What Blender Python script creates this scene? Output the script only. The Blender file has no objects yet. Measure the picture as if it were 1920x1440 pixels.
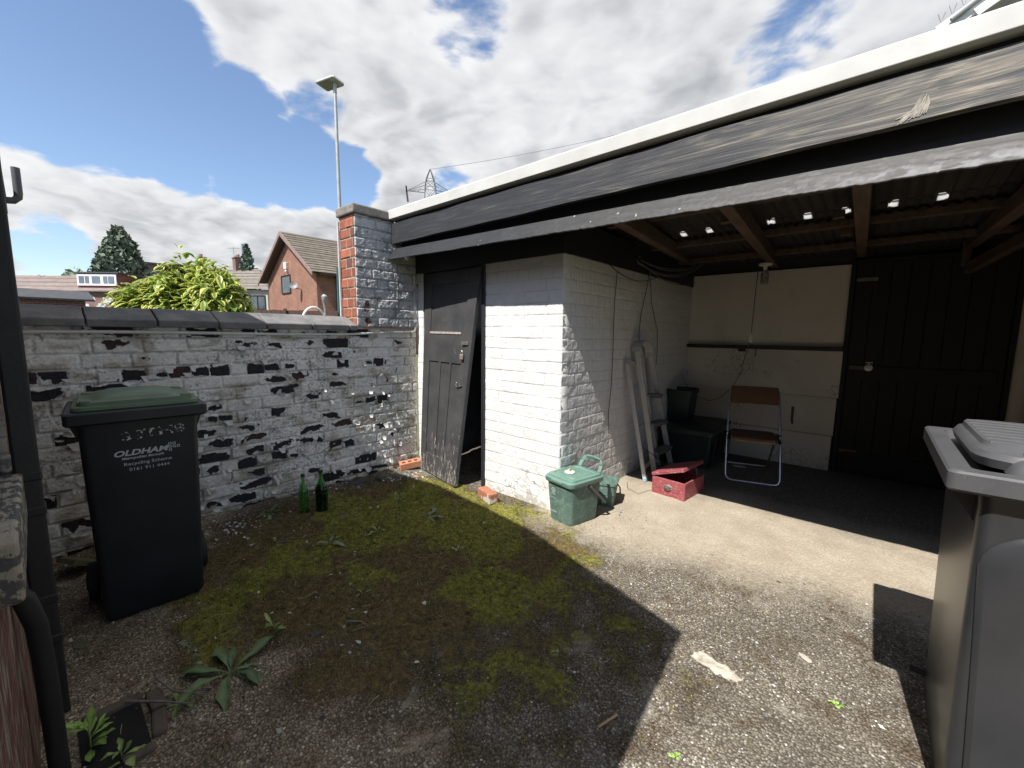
import bpy, bmesh, math, random
import numpy as np
from mathutils import Vector, Matrix
rnd = random.Random(7)
R = math.radians
sc = bpy.context.scene
COL = sc.collection

# ------------------------------------------------------------ camera
cd = bpy.data.cameras.new('camera'); cam = bpy.data.objects.new('camera', cd); COL.objects.link(cam)
sc.camera = cam
cd.sensor_width = 36; cd.lens = 36*780/1920; cd.clip_start = .02; cd.clip_end = 3000
def cam_matrix(loc, yaw, pitch, roll):
    fw = Vector((-math.sin(yaw)*math.cos(pitch), math.cos(yaw)*math.cos(pitch), -math.sin(pitch)))
    r = fw.cross(Vector((0, 0, 1))).normalized(); u = r.cross(fw)
    r2 = r*math.cos(roll)+u*math.sin(roll); u2 = u*math.cos(roll)-r*math.sin(roll)
    m = Matrix((r2, u2, -fw)).transposed().to_4x4(); m.translation = loc
    return m
cam.matrix_world = cam_matrix(Vector((1.858, -2.719, 1.45)), R(41.05), R(6.87), R(.62))

# ------------------------------------------------------------ sun, sky, exposure
SUN_DIR = Vector((-.085, 1, -1.36)).normalized()          # the way the light travels
sl = bpy.data.lights.new('sun', 'SUN'); sun = bpy.data.objects.new('sun', sl); COL.objects.link(sun)
sl.energy = 4.2; sl.angle = R(.5); sl.color = (1, .965, .915)
sun.rotation_euler = SUN_DIR.to_track_quat('-Z', 'Y').to_euler()
sc.view_settings.view_transform = 'Standard'; sc.view_settings.look = 'None'
sc.view_settings.exposure = 1.02; sc.view_settings.gamma = 1
sc.cycles.max_bounces = 7; sc.cycles.transparent_max_bounces = 12
try: sc.cycles.use_denoising = True
except Exception: pass

world = bpy.data.worlds.new('World'); sc.world = world; world.use_nodes = True
WT = world.node_tree
def wn(t, **kw):
    n = WT.nodes.new(t)
    for k, v in kw.items(): setattr(n, k, v)
    return n
WT.nodes.clear()
wout = wn('ShaderNodeOutputWorld'); wbg = wn('ShaderNodeBackground'); wbg.inputs[1].default_value = .112
WT.links.new(wbg.outputs[0], wout.inputs[0])
sky = wn('ShaderNodeTexSky', sky_type='NISHITA', sun_disc=False)
sky.sun_elevation = math.asin(-SUN_DIR.z); sky.sun_rotation = math.atan2(-SUN_DIR.x, -SUN_DIR.y)
sky.air_density = 1.0; sky.dust_density = .4; sky.ozone_density = 2.0
tc = wn('ShaderNodeTexCoord')
def wmath(op, a, b=None, c=None, clamp=False):
    n = wn('ShaderNodeMath', operation=op); n.use_clamp = clamp
    for i, v in enumerate((a, b, c)):
        if v is None: continue
        if isinstance(v, (int, float)): n.inputs[i].default_value = v
        else: WT.links.new(v, n.inputs[i])
    return n.outputs[0]
def wvec(op, a, b):
    n = wn('ShaderNodeVectorMath', operation=op)
    for i, v in enumerate((a, b)):
        if isinstance(v, (tuple, list)): n.inputs[i].default_value = v
        else: WT.links.new(v, n.inputs[i])
    return n
def wramp(fac, stops):
    n = wn('ShaderNodeValToRGB'); e = n.color_ramp.elements
    while len(e) < len(stops): e.new(.5)
    for i, (p, c) in enumerate(stops):
        e[i].position = p; e[i].color = (*c, 1) if isinstance(c, (tuple, list)) else (c, c, c, 1)
    WT.links.new(fac, n.inputs[0]); return n.outputs[0]
DIR = wvec('NORMALIZE', tc.outputs['Generated'], (0, 0, 0)).outputs[0]
sep = wn('ShaderNodeSeparateXYZ'); WT.links.new(DIR, sep.inputs[0])
den = wmath('ADD', wmath('MAXIMUM', sep.outputs[2], 0.0), .22)
cmb = wn('ShaderNodeCombineXYZ')
WT.links.new(wmath('DIVIDE', sep.outputs[0], den), cmb.inputs[0]); WT.links.new(wmath('DIVIDE', sep.outputs[1], den), cmb.inputs[1])
WT.links.new(wmath('MULTIPLY', sep.outputs[2], 2.2), cmb.inputs[2])
def wnoise(scale, detail=8, rough=.55, dist=0., off=(0, 0, 0)):
    n = wn('ShaderNodeTexNoise'); n.inputs['Scale'].default_value = scale; n.inputs['Detail'].default_value = detail
    n.inputs['Roughness'].default_value = rough; n.inputs['Distortion'].default_value = dist
    WT.links.new(wvec('ADD', cmb.outputs[0], off).outputs[0], n.inputs['Vector']); return n.outputs['Fac']
n1 = wnoise(2.3, 9, .60, .35, (3.1, 1.7, .4)); n2 = wnoise(8.5, 6, .62, .4, (9, 4, 2)); n3 = wnoise(1.0, 4, .5, .1, (5.3, 2.2, 7))
def wbil(scale, off):
    v = wn('ShaderNodeTexVoronoi', feature='SMOOTH_F1', voronoi_dimensions='2D'); v.inputs['Scale'].default_value = scale; v.inputs['Detail'].default_value = 1.5; v.inputs['Roughness'].default_value = .55; v.inputs['Smoothness'].default_value = .35; v.normalize = True
    warp = wn('ShaderNodeTexNoise'); warp.inputs['Scale'].default_value = 4; warp.inputs['Detail'].default_value = 3; WT.links.new(cmb.outputs[0], warp.inputs['Vector'])
    sc_n = wvec('SCALE', warp.outputs['Color'], (0, 0, 0)); sc_n.inputs['Scale'].default_value = .35
    WT.links.new(wvec('ADD', wvec('ADD', cmb.outputs[0], off).outputs[0], sc_n.outputs[0]).outputs[0], v.inputs['Vector']); return v.outputs['Distance']
bl1 = wbil(5.0, (2.2, 1.1, .3)); bl2 = wbil(5.0, (2.2-.012, 1.1-.05, .33))
# patches of clear sky: (direction, inner cosine, outer cosine, amount)
def cc(a): return math.cos(R(a))
CLEAR = [((-.906, .055, .42), cc(7), cc(13), 1.0), ((-.923, .124, .375), cc(4.5), cc(9), 1), ((-.925, .189, .338), cc(3), cc(6.8), 1), ((-.897, .276, .344), cc(3.5), cc(7.5), 1),
         ((-.874, .367, .325), cc(2.6), cc(6), 1), ((-.838, .446, .305), cc(2), cc(5), .95), ((-.92, -.09, .46), cc(8), cc(15), 1), ((-.852, .02, .525), cc(6), cc(13), 1), ((-.872, .125, .469), cc(2.5), cc(7), .9),
         ((-.152, .856, .495), cc(1.5), cc(7), .55), ((-.992, .033, .114), cc(1), cc(4.5), .75), ((-.60, .56, .56), cc(1.5), cc(6), .5), ((-.80, .36, .40), cc(.6), cc(4), .55), ((-.72, .62, .31), cc(.5), cc(3.5), .5), ((0, -1, .30), cc(34), cc(48), .95), ((1, -.2, .4), cc(20), cc(36), .8)]
blue = None
for d, ci, co, amt in CLEAR:
    dv = Vector(d).normalized()
    dt = wvec('DOT_PRODUCT', DIR, tuple(dv)).outputs['Value']
    mr = wn('ShaderNodeMapRange', interpolation_type='SMOOTHSTEP'); WT.links.new(dt, mr.inputs[0])
    mr.inputs[1].default_value = co; mr.inputs[2].default_value = ci; mr.inputs[3].default_value = 0; mr.inputs[4].default_value = amt
    blue = mr.outputs[0] if blue is None else wmath('MAXIMUM', blue, mr.outputs[0])
nz = wmath('ADD', wmath('MULTIPLY', n1, .80), wmath('MULTIPLY', n2, .34)); nz = wmath('SUBTRACT', nz, wmath('MULTIPLY', wmath('SUBTRACT', bl1, .35), .55))
cov = wmath('SUBTRACT', wmath('ADD', nz, .21), wmath('MULTIPLY', blue, .62))
mask = wn('ShaderNodeMapRange', interpolation_type='SMOOTHSTEP'); WT.links.new(cov, mask.inputs[0])
mask.inputs[1].default_value = .42; mask.inputs[2].default_value = .64; mask.inputs[3].default_value = 0; mask.inputs[4].default_value = 1
# cloud brightness: billows lit from the sun's side, greyer thick bodies
nA = wnoise(3.2, 6, .58, .3, (1.3, 8.2, 3)); nB = wnoise(3.2, 6, .58, .3, (1.3-.02, 8.2-.09, 3.05))
body = wmath('ADD', wmath('ADD', wmath('MULTIPLY', n3, .85), wmath('MULTIPLY', n2, .20)), wmath('ADD', wmath('MULTIPLY', wmath('SUBTRACT', nA, nB), .42), wmath('MULTIPLY', wmath('SUBTRACT', bl2, bl1), .55)))
thick = wn('ShaderNodeMapRange'); WT.links.new(cov, thick.inputs[0]); thick.inputs[1].default_value = .55; thick.inputs[2].default_value = .95; thick.inputs[3].default_value = .20; thick.inputs[4].default_value = .02
body = wmath('ADD', body, thick.outputs[0])
ccol = wramp(body, [(.36, (1.9, 1.97, 2.1)), (.52, (2.6, 2.68, 2.8)), (.66, (3.4, 3.46, 3.55)), (.82, (4.1, 4.12, 4.16))])
skym = wn('ShaderNodeMixRGB', blend_type='MULTIPLY'); skym.inputs[0].default_value = 1; WT.links.new(sky.outputs[0], skym.inputs[1]); skym.inputs[2].default_value = (.84, .83, .84, 1)
wmix = wn('ShaderNodeMixRGB'); WT.links.new(mask.outputs[0], wmix.inputs[0]); WT.links.new(skym.outputs[0], wmix.inputs[1]); WT.links.new(ccol, wmix.inputs[2])
WT.links.new(wmix.outputs[0], wbg.inputs[0])

# ------------------------------------------------------------ materials
class NB:
    def __init__(s, name):
        s.m = bpy.data.materials.new(name); s.m.use_nodes = True; s.t = s.m.node_tree
        s.p = s.t.nodes['Principled BSDF']; s.tc = s.n('ShaderNodeTexCoord'); s.obj = s.tc.outputs['Object']
    def n(s, t, **kw):
        x = s.t.nodes.new(t)
        for k, v in kw.items(): setattr(x, k, v)
        return x
    def set(s, sock, v):
        if isinstance(v, (int, float)): sock.default_value = v
        elif isinstance(v, (tuple, list)): sock.default_value = (*v, 1) if len(v) == 3 and sock.type == 'RGBA' else v
        else: s.t.links.new(v, sock)
    def noise(s, scale, detail=6, rough=.55, dist=0, vec=None, stretch=None):
        x = s.n('ShaderNodeTexNoise'); x.inputs['Scale'].default_value = scale; x.inputs['Detail'].default_value = detail
        x.inputs['Roughness'].default_value = rough; x.inputs['Distortion'].default_value = dist
        v = vec or s.obj
        if stretch:
            mp = s.n('ShaderNodeMapping'); mp.inputs['Scale'].default_value = stretch; s.t.links.new(v, mp.inputs[0]); v = mp.outputs[0]
        s.t.links.new(v, x.inputs['Vector']); return x.outputs['Fac']
    def vor(s, scale, feature='F1', out='Distance', rnd=1):
        x = s.n('ShaderNodeTexVoronoi', feature=feature); x.inputs['Scale'].default_value = scale; x.inputs['Randomness'].default_value = rnd
        s.t.links.new(s.obj, x.inputs['Vector']); return x.outputs[out]
    def ramp(s, fac, stops, interp='LINEAR'):
        x = s.n('ShaderNodeValToRGB'); e = x.color_ramp.elements; x.color_ramp.interpolation = interp
        while len(e) < len(stops): e.new(.5)
        for i, (p, c) in enumerate(stops):
            e[i].position = p; e[i].color = (*c, 1) if isinstance(c, (tuple, list)) else (c, c, c, 1)
        s.t.links.new(fac, x.inputs[0]); return x.outputs[0]
    def mix(s, f, a, b, mode='MIX'):
        x = s.n('ShaderNodeMixRGB', blend_type=mode); s.set(x.inputs[0], f); s.set(x.inputs[1], a); s.set(x.inputs[2], b); return x.outputs[0]
    def math(s, op, a, b=0):
        x = s.n('ShaderNodeMath', operation=op); s.set(x.inputs[0], a); s.set(x.inputs[1], b); return x.outputs[0]
    def attr(s, name):
        x = s.n('ShaderNodeAttribute'); x.attribute_name = name; return x
    def bump(s, h, strength=.3, dist=.01, prev=None):
        x = s.n('ShaderNodeBump'); x.inputs['Strength'].default_value = strength; x.inputs['Distance'].default_value = dist
        s.t.links.new(h, x.inputs['Height'])
        if prev: s.t.links.new(prev, x.inputs['Normal'])
        s.t.links.new(x.outputs[0], s.p.inputs['Normal']); return x.outputs[0]
    def fin(s, col, rough=.7, spec=.5, metal=0.):
        s.set(s.p.inputs['Base Color'], col); s.set(s.p.inputs['Roughness'], rough)
        s.set(s.p.inputs['Specular IOR Level'], spec); s.set(s.p.inputs['Metallic'], metal); return s.m
def pm(name, stops, scale=9, rough=.7, bump=.25, bscale=90, bdist=.004, detail=7, spec=.5, metal=0., stretch=None, dist=0., speck=None):
    """mottled material: ramp of noise, fine bump; speck = (scale, threshold, colour)"""
    b = NB(name); f = b.noise(scale, detail, .62, dist, stretch=stretch)
    n = len(stops); c = b.ramp(f, [(.3+.4*i/max(1, n-1), s) for i, s in enumerate(stops)]) if n > 1 else stops[0]
    if speck:
        k = b.ramp(b.noise(speck[0], 5, .7, stretch=stretch), [(speck[1], 0.), (speck[1]+.04, 1.)]); c = b.mix(k, c, speck[2])
    b.bump(b.noise(bscale, 5, .6, stretch=stretch), bump, bdist)
    return b.fin(c, rough, spec, metal)
def am(name, attr='Col', rough=.8, bump=.5, bscale=160, bdist=.003, var=.35, spec=.3, vscale=60):
    """material that takes its colour from the painted mesh attribute, broken up by fine noise"""
    b = NB(name); a = b.attr(attr)
    f = b.ramp(b.noise(vscale, 7, .65), [(.25, 1-var), (.75, 1+var*.5)])
    c = b.mix(1., a.outputs['Color'], f, 'MULTIPLY')
    b.bump(b.noise(bscale, 6, .65), bump, bdist)
    return b.fin(c, rough, spec)

# ------------------------------------------------------------ mesh helpers
class MB:
    def __init__(s): s.v = []; s.f = []
    def add(s, vs, fs):
        o = len(s.v); s.v += [tuple(x) for x in vs]; s.f += [tuple(i+o for i in f) for f in fs]; return s
    def box(s, c, size, rot=None):
        x, y, z = (d/2 for d in size); M = rot or Matrix.Identity(3); c = Vector(c)
        vs = [c+M @ Vector(p) for p in ((-x, -y, -z), (x, -y, -z), (x, y, -z), (-x, y, -z), (-x, -y, z), (x, -y, z), (x, y, z), (-x, y, z))]
        return s.add(vs, [(0, 3, 2, 1), (4, 5, 6, 7), (0, 1, 5, 4), (1, 2, 6, 5), (2, 3, 7, 6), (3, 0, 4, 7)])
    def ext(s, a, b):
        a = Vector(a); b = Vector(b); return s.box((a+b)/2, [abs(q) for q in (b-a)])
    def bar(s, p0, p1, w, h, up=(0, 0, 1)):
        p0 = Vector(p0); p1 = Vector(p1); d = (p1-p0); L = d.length; d.normalize(); u = Vector(up)
        r = d.cross(u)
        if r.length < 1e-4: r = d.cross(Vector((1, 0, 0)))
        r.normalize(); u = r.cross(d); M = Matrix((r, d, u)).transposed()
        return s.box((p0+p1)/2, (w, L, h), M)
    def tube(s, pts, r, n=8, cap=True, radii=None):
        pts = [Vector(p) for p in pts]; m = len(pts); rings = []; ref = None
        for i, p in enumerate(pts):
            t = (pts[min(i+1, m-1)]-pts[max(i-1, 0)]).normalized()
            if ref is None: ref = t.orthogonal().normalized()
            ref = (ref-t*ref.dot(t)); ref = ref.normalized() if ref.length > 1e-6 else t.orthogonal().normalized()
            b = t.cross(ref); rr = radii[i] if radii else r
            rings.append([p+(ref*math.cos(2*PI*k/n)+b*math.sin(2*PI*k/n))*rr for k in range(n)])
        return s.loft(rings, cap)
    def loft(s, rings, cap=True, closed=True):
        n = len(rings[0]); o = len(s.v)
        for r in rings: s.v += [tuple(p) for p in r]
        for i in range(len(rings)-1):
            for k in range(n if closed else n-1):
                a = o+i*n+k; b = o+i*n+(k+1) % n; s.f.append((a, b, b+n, a+n))
        if cap:
            s.f.append(tuple(o+k for k in range(n-1, -1, -1))); s.f.append(tuple(o+(len(rings)-1)*n+k for k in range(n)))
        return s
    def lathe(s, prof, c=(0, 0, 0), n=20, cap=True):
        return s.loft([[(c[0]+r*math.cos(2*PI*k/n), c[1]+r*math.sin(2*PI*k/n), c[2]+z) for k in range(n)] for r, z in prof], cap)
    def prism(s, poly, vec):
        """poly: list of 3-D points, extruded along vec"""
        n = len(poly); v = Vector(vec); a = [Vector(p) for p in poly]
        return s.add(a+[p+v for p in a], [tuple(range(n-1, -1, -1)), tuple(range(n, 2*n))]+[(i, (i+1) % n, n+(i+1) % n, n+i) for i in range(n)])
PI = math.pi
def rrect(w, d, r, z, cx=0, cy=0, n=4):
    out = []
    for sx, sy, a0 in ((1, 1, 0), (-1, 1, 90), (-1, -1, 180), (1, -1, 270)):
        for k in range(n+1):
            a = R(a0+90*k/n); out.append((cx+sx*(w/2-r)+r*math.cos(a), cy+sy*(d/2-r)+r*math.sin(a), z))
    return out
def link(name, me, mat, parent):
    o = bpy.data.objects.new(name, me); COL.objects.link(o)
    if mat: me.materials.append(mat)
    if parent: o.parent = parent
    return o
def obj(name, mb, mat, parent=None, smooth=False, bevel=0, seg=1, col=None):
    me = bpy.data.meshes.new(name); me.from_pydata(mb.v, [], mb.f)
    bm = bmesh.new(); bm.from_mesh(me)
    if bevel:
        es = [e for e in bm.edges if len(e.link_faces) == 2 and e.calc_face_angle(0) > .5]
        bmesh.ops.bevel(bm, geom=es, offset=bevel, segments=seg, affect='EDGES', profile=.5, clamp_overlap=True)
    bmesh.ops.recalc_face_normals(bm, faces=bm.faces)
    bm.to_mesh(me); bm.free()
    if smooth: set_smooth(me)
    if col is not None:
        a = me.color_attributes.new('Col', 'FLOAT_COLOR', 'POINT'); a.data.foreach_set('color', np.asarray(col, np.float32).ravel())
    return link(name, me, mat, parent)
def set_smooth(me, ang=40):
    me.polygons.foreach_set('use_smooth', [True]*len(me.polygons))
    try: me.set_sharp_from_angle(angle=R(ang))
    except Exception: pass
def raw(name, V, F, mat, parent=None, col=None, smooth=True, fcol=None):
    """fast mesh from numpy arrays; F is (n, 3) or (n, 4)"""
    V = np.asarray(V, np.float32); F = np.asarray(F, np.int32); k = F.shape[1]
    me = bpy.data.meshes.new(name); me.vertices.add(len(V)); me.vertices.foreach_set('co', V.ravel())
    me.loops.add(F.size); me.loops.foreach_set('vertex_index', F.ravel()); me.polygons.add(len(F))
    me.polygons.foreach_set('loop_start', np.arange(0, F.size, k, dtype=np.int32)); me.update(calc_edges=True)
    me.polygons.foreach_set('use_smooth', np.full(len(F), smooth))
    if col is not None:
        c = np.ones((len(V), 4), np.float32); c[:, :col.shape[1]] = col
        a = me.color_attributes.new('Col', 'FLOAT_COLOR', 'POINT'); a.data.foreach_set('color', c.ravel())
    return link(name, me, mat, parent)
def thing(name, label, cat, loc=(0, 0, 0), rz=0, group=None):
    o = bpy.data.objects.new(name, None); COL.objects.link(o); o.location = loc; o.rotation_euler = (0, 0, rz); o.empty_display_size = .1
    return tag(o, label, cat, group)
def tag(o, label=None, cat=None, group=None, kind=None):
    if label: o['label'] = label
    if cat: o['category'] = cat
    if group: o['group'] = group
    if kind: o['kind'] = kind
    return o
# value noise in numpy
def hsh(i, j, s=0):
    n = (np.asarray(i, np.int64)*374761393+np.asarray(j, np.int64)*668265263+s*144269504) & 0xffffffff
    n = ((n ^ (n >> 13))*1274126177) & 0xffffffff
    return ((n ^ (n >> 16)) & 0xffff)/65535.
def vn(x, y, s=0):
    i = np.floor(x).astype(np.int64); j = np.floor(y).astype(np.int64); a = x-i; b = y-j
    a = a*a*(3-2*a); b = b*b*(3-2*b)
    return (hsh(i, j, s)*(1-a)+hsh(i+1, j, s)*a)*(1-b)+(hsh(i, j+1, s)*(1-a)+hsh(i+1, j+1, s)*a)*b
def fbm(x, y, s=0, o=4, g=.5):
    t = 0; amp = 1; tot = 0
    for k in range(o): t = t+amp*vn(x*2**k+k*17.3, y*2**k-k*9.1, s+k); tot += amp; amp *= g
    return t/tot
def sst(a, b, x):
    t = np.clip((x-a)/(b-a), 0, 1); return t*t*(3-2*t)
# ------------------------------------------------------------ brick faces as fine relief meshes
COURSE = .0955
def brick_layout(U, V, seed, blen=.238, course=COURSE, bond=4):
    """returns row, brick id, local position (0..1), size along u, distance to the joint"""
    wob = (fbm(U*1.7, V*1.7, seed+5, 2)-.5)*.016
    vv = (V+wob)/course; row = np.floor(vv).astype(np.int64); lv = vv-row
    L = np.where((row % bond) == 0, blen/2, blen)
    off = np.where(row % 2 == 0, 0, blen*.25)+(hsh(row, 3, seed)-.5)*.05
    uu = (U+off+(fbm(U*9, V*9, seed+6, 2)-.5)*.012)/L; ci = np.floor(uu).astype(np.int64); lu = uu-ci
    d = np.minimum(np.minimum(lu, 1-lu)*L, np.minimum(lv, 1-lv)*course)
    return row, ci, lu, lv, L, d
def relief(name, org, ud, nd, W, H, res, fn, mat, parent=None, thick=.1, vd=(0, 0, 1), mask=None):
    """grid W x H from org along ud / vd, pushed along nd by fn(U, V) -> height, colour; the rim is carried back by thick"""
    nu = int(W/res)+1; nv = int(H/res)+1
    u = np.linspace(0, W, nu); v = np.linspace(0, H, nv)
    U, V = np.meshgrid(u, v); h, c = fn(U, V)
    U = np.pad(U, 1, 'edge'); V = np.pad(V, 1, 'edge'); h = np.pad(h, 1, 'constant', constant_values=-thick)
    c = np.pad(c, ((1, 1), (1, 1), (0, 0)), 'edge')
    org, ud, nd, vd = (np.array(q, float) for q in (org, ud, nd, vd))
    P = org+U[..., None]*ud+V[..., None]*vd+h[..., None]*nd
    m, n = U.shape; idx = np.arange(m*n).reshape(m, n)
    F = np.stack([idx[:-1, :-1], idx[:-1, 1:], idx[1:, 1:], idx[1:, :-1]], -1).reshape(-1, 4)
    if np.dot(np.cross(ud, vd), nd) < 0: F = F[:, ::-1]
    F = np.vstack([F, [idx[0, 0], idx[-1, 0], idx[-1, -1], idx[0, -1]]])
    return raw(name, P.reshape(-1, 3), F, mat, parent, c.reshape(-1, 3))
def mixc(a, b, t):
    return np.asarray(a)*(1-t[..., None])+np.asarray(b)*t[..., None]

def garden_fn(U, V):       # U runs along the wall from Y=-2.95, V up
    s = 11
    row, ci, lu, lv, L, d = brick_layout(U, V, s, .245, .0955)
    r1 = hsh(row, ci, s+1); r2 = hsh(row, ci, s+2); r3 = hsh(row, ci, s+3); r4 = hsh(row, ci, s+4)
    n = fbm(U*30, V*34, s+7, 4); n2 = fbm(U*90, V*90, s+9, 3); nb = fbm(U*3, V*3, s+20, 3)
    body = sst(.002, .013, d)
    h = body*.007+(r1-.5)*.006*body+(n-.5)*.007+(n2-.5)*.003
    # flaked patches in the faces of many bricks
    Y = U-2.95
    amount = .48+.18*sst(1.0, 1.35, V)-.22*sst(-1.6, -.2, Y)*sst(.9, .2, V)-.55*sst(-.42, -.12, Y)+.30*sst(.28, .05, V)
    size = np.where(r2 < amount, .20+.85*r3, -.60)
    ex = (lu-.5-(r1-.5)*.45)*2*np.minimum(1, L/.2); ey = (lv-.5-(r4-.5)*.25)*2
    rad = (np.abs(ex*1.0)**3.5+np.abs(ey*1.05)**3.5)**(1/3.5)
    big = fbm(U*13+r4*9, V*22, s+31, 3)
    q = size-rad+(big-.5)*1.4+(n-.5)*.85
    q = np.where(d < .006, q-.28, q)
    bare = sst(-.02, .03, q)
    pits = .55*sst(.665, .715, fbm(U*75, V*75, s+41, 3)+.16*(fbm(U*6, V*6, s+42, 2)-.35))*(1-bare)*sst(.45, .62, fbm(U*4.3, V*5.2, s+43, 3))
    lip = np.exp(-((q+.05)/.05)**2)
    h = h-bare*.0055-pits*.002+lip*.0042*(1-bare)
    crack = sst(.035, .0, np.abs(fbm(U*14, V*40, s+50, 3)-.5))*sst(.5, .7, fbm(U*3, V*3, s+51, 2))*(1-bare)
    h -= crack*.003
    paint = np.array([.80, .775, .73])*(.78+.38*nb[..., None])*(.85+.3*n[..., None])
    dirt = sst(.52, .75, fbm(U*7, V*16, s+60, 4))
    paint = mixc(paint, paint*np.array([.62, .58, .52]), dirt)
    joint = (1-body)*sst(.4, .65, fbm(U*11, V*11, s+61, 3)); paint = mixc(paint, paint*.45, joint*.8)
    bk = mixc(np.array([.030, .028, .031]), np.array([.072, .036, .032]), sst(.80, .90, r4)*.8)*(.6+.8*n2[..., None])
    c = mixc(paint, bk, bare); c = mixc(c, np.array([.045, .042, .042]), np.maximum(pits, crack*.85))
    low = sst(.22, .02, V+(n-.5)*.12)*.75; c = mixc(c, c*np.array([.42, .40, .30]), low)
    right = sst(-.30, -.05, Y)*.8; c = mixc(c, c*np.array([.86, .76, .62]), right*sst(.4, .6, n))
    return h, c

def white_fn(seed, damp=.25):
    def fn(U, V):
        s = seed
        row, ci, lu, lv, L, d = brick_layout(U, V, s)
        r1 = hsh(row, ci, s+1); n = fbm(U*24, V*24, s+7, 4); n2 = fbm(U*80, V*80, s+9, 3)
        body = sst(.0, .0045+.007*fbm(U*8, V*8, s+3, 2), d)
        keep = .45+.55*sst(.3, .6, fbm(U*3.1, V*3.1, s+12, 3))
        h = body*.0036*keep+(r1-.5)*.0034*body+(n-.5)*.0052+(n2-.5)*.0012
        cr = sst(.022, .0, np.abs(fbm(U*6.5, V*8, s+50, 3)-.5))*sst(damp*2+.15, damp*.5, V)*sst(.42, .6, fbm(U*3, V*3, s+51, 2))
        h -= cr*.004
        chip = sst(.72, .76, fbm(U*16, V*20, s+70, 3)+.14*sst(.35, .0, V))
        c = np.array([.635, .632, .617])*(.90+.16*n[..., None])
        jd = (1-body)*.62*sst(.35, .6, fbm(U*5, V*5, s+13, 3)); c = mixc(c, c*.72, jd)
        c = mixc(c, np.array([.20, .17, .13]), np.clip(cr*.9+chip*.5*sst(.5, .0, V), 0, 1))
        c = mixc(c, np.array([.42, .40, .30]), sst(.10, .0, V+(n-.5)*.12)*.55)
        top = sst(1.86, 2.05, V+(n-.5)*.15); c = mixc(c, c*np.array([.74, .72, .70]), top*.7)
        return h, c
    return fn
def pier_fn(U, V):
    s = 71
    row, ci, lu, lv, L, d = brick_layout(U, V, s, .235, .092)
    r1 = hsh(row, ci, s+1); n = fbm(U*26, V*26, s+7, 4); n2 = fbm(U*85, V*85, s+9, 3)
    body = sst(.0005, .012, d)
    h = body*.009+(r1-.5)*.009*body+(n-.5)*.010+(n2-.5)*.004
    fl = sst(.60, .66, fbm(U*17, V*20, s+40, 3)); ed = np.exp(-((fbm(U*17, V*20, s+40, 3)-.595)/.012)**2); h += ed*.004-fl*.003
    c = np.array([.50, .505, .51])*(.78+.4*n[..., None]); c = mixc(c, c*.55, (1-body)*.6); c = mixc(c, c*.7, fl)
    hole = sst(.80, .83, fbm(U*9+3, V*9, s+80, 2)+.05*sst(2, 2.4, V)); c = mixc(c, np.array([.10, .045, .04]), hole)
    c = mixc(c, np.array([.5, .5, .49]), sst(.62, .7, fbm(U*5, V*7, s+90, 3))*.45)
    return h, c
def redbrick_fn(seed, blen=.235, course=.092, base=(.33, .115, .07), mort=(.34, .31, .27)):
    def fn(U, V):
        s = seed
        row, ci, lu, lv, L, d = brick_layout(U, V, s, blen, course, 2)
        r1 = hsh(row, ci, s+1); r2 = hsh(row, ci, s+2); n = fbm(U*30, V*30, s+7, 4); n2 = fbm(U*90, V*90, s+9, 3)
        body = sst(.003, .008, d); h = body*.007+(r1-.5)*.006*body+(n-.5)*.004+(n2-.5)*.002
        c = np.asarray(base)*(.65+.55*r1[..., None])*(.8+.4*n[..., None])
        c = mixc(c, np.array([.12, .07, .06]), sst(.82, .86, r2)*.8)
        c = mixc(np.asarray(mort)*(.8+.4*n2[..., None]), c, body)
        return h, c
    return fn
m_wall = am('painted_brick', rough=.85, bump=.5, bscale=140, bdist=.004, var=.30, vscale=70)
m_white = am('white_masonry_paint', rough=.8, bump=.4, bscale=160, bdist=.003, var=.07, vscale=50)
m_black = pm('black_gloss_paint', [(.012, .013, .016), (.02, .021, .025)], 7, .55, .35, 45, .003)
m_stone = pm('dark_coping_stone', [(.085, .085, .09), (.15, .148, .15), (.21, .205, .20)], 6, .85, .5, 70, .004, speck=(40, .62, (.05, .05, .05)))
m_cap = pm('grey_weathered_concrete', [(.12, .115, .10), (.25, .235, .21)], 14, .9, .6, 60, .005, speck=(30, .6, (.07, .065, .06)))
m_plastic_w = pm('aged_white_plastic', [(.55, .55, .52), (.66, .66, .64)], 8, .45, .1, 60, .001, speck=(25, .66, (.33, .31, .28)))

gw = thing('garden_wall', 'low brick wall with badly flaking white paint and dark sloped coping stones', 'wall', (-1.9, -2.95, 0))
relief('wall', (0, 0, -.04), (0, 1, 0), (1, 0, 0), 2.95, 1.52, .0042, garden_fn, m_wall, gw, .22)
JO = [-2.95, -2.495, -2.15, -1.797, -1.471, -1.112, -.771, -.69]
for a, b in zip(JO[:-1], JO[1:]):
    y0 = a+2.95+.004; y1 = b+2.95-.004; k = rnd.uniform(-.004, .004)
    m = MB(); pr = [(.056, 1.468), (.058, 1.516), (-.15, 1.598), (-.235, 1.604), (-.255, 1.535), (-.25, 1.468)]
    m.loft([[(x+k, y, z+k*.5) for x, z in pr] for y in (y0, (y0+y1)/2, y1)])
    obj('coping_stone', m, m_stone, gw, bevel=.005, seg=1)
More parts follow.
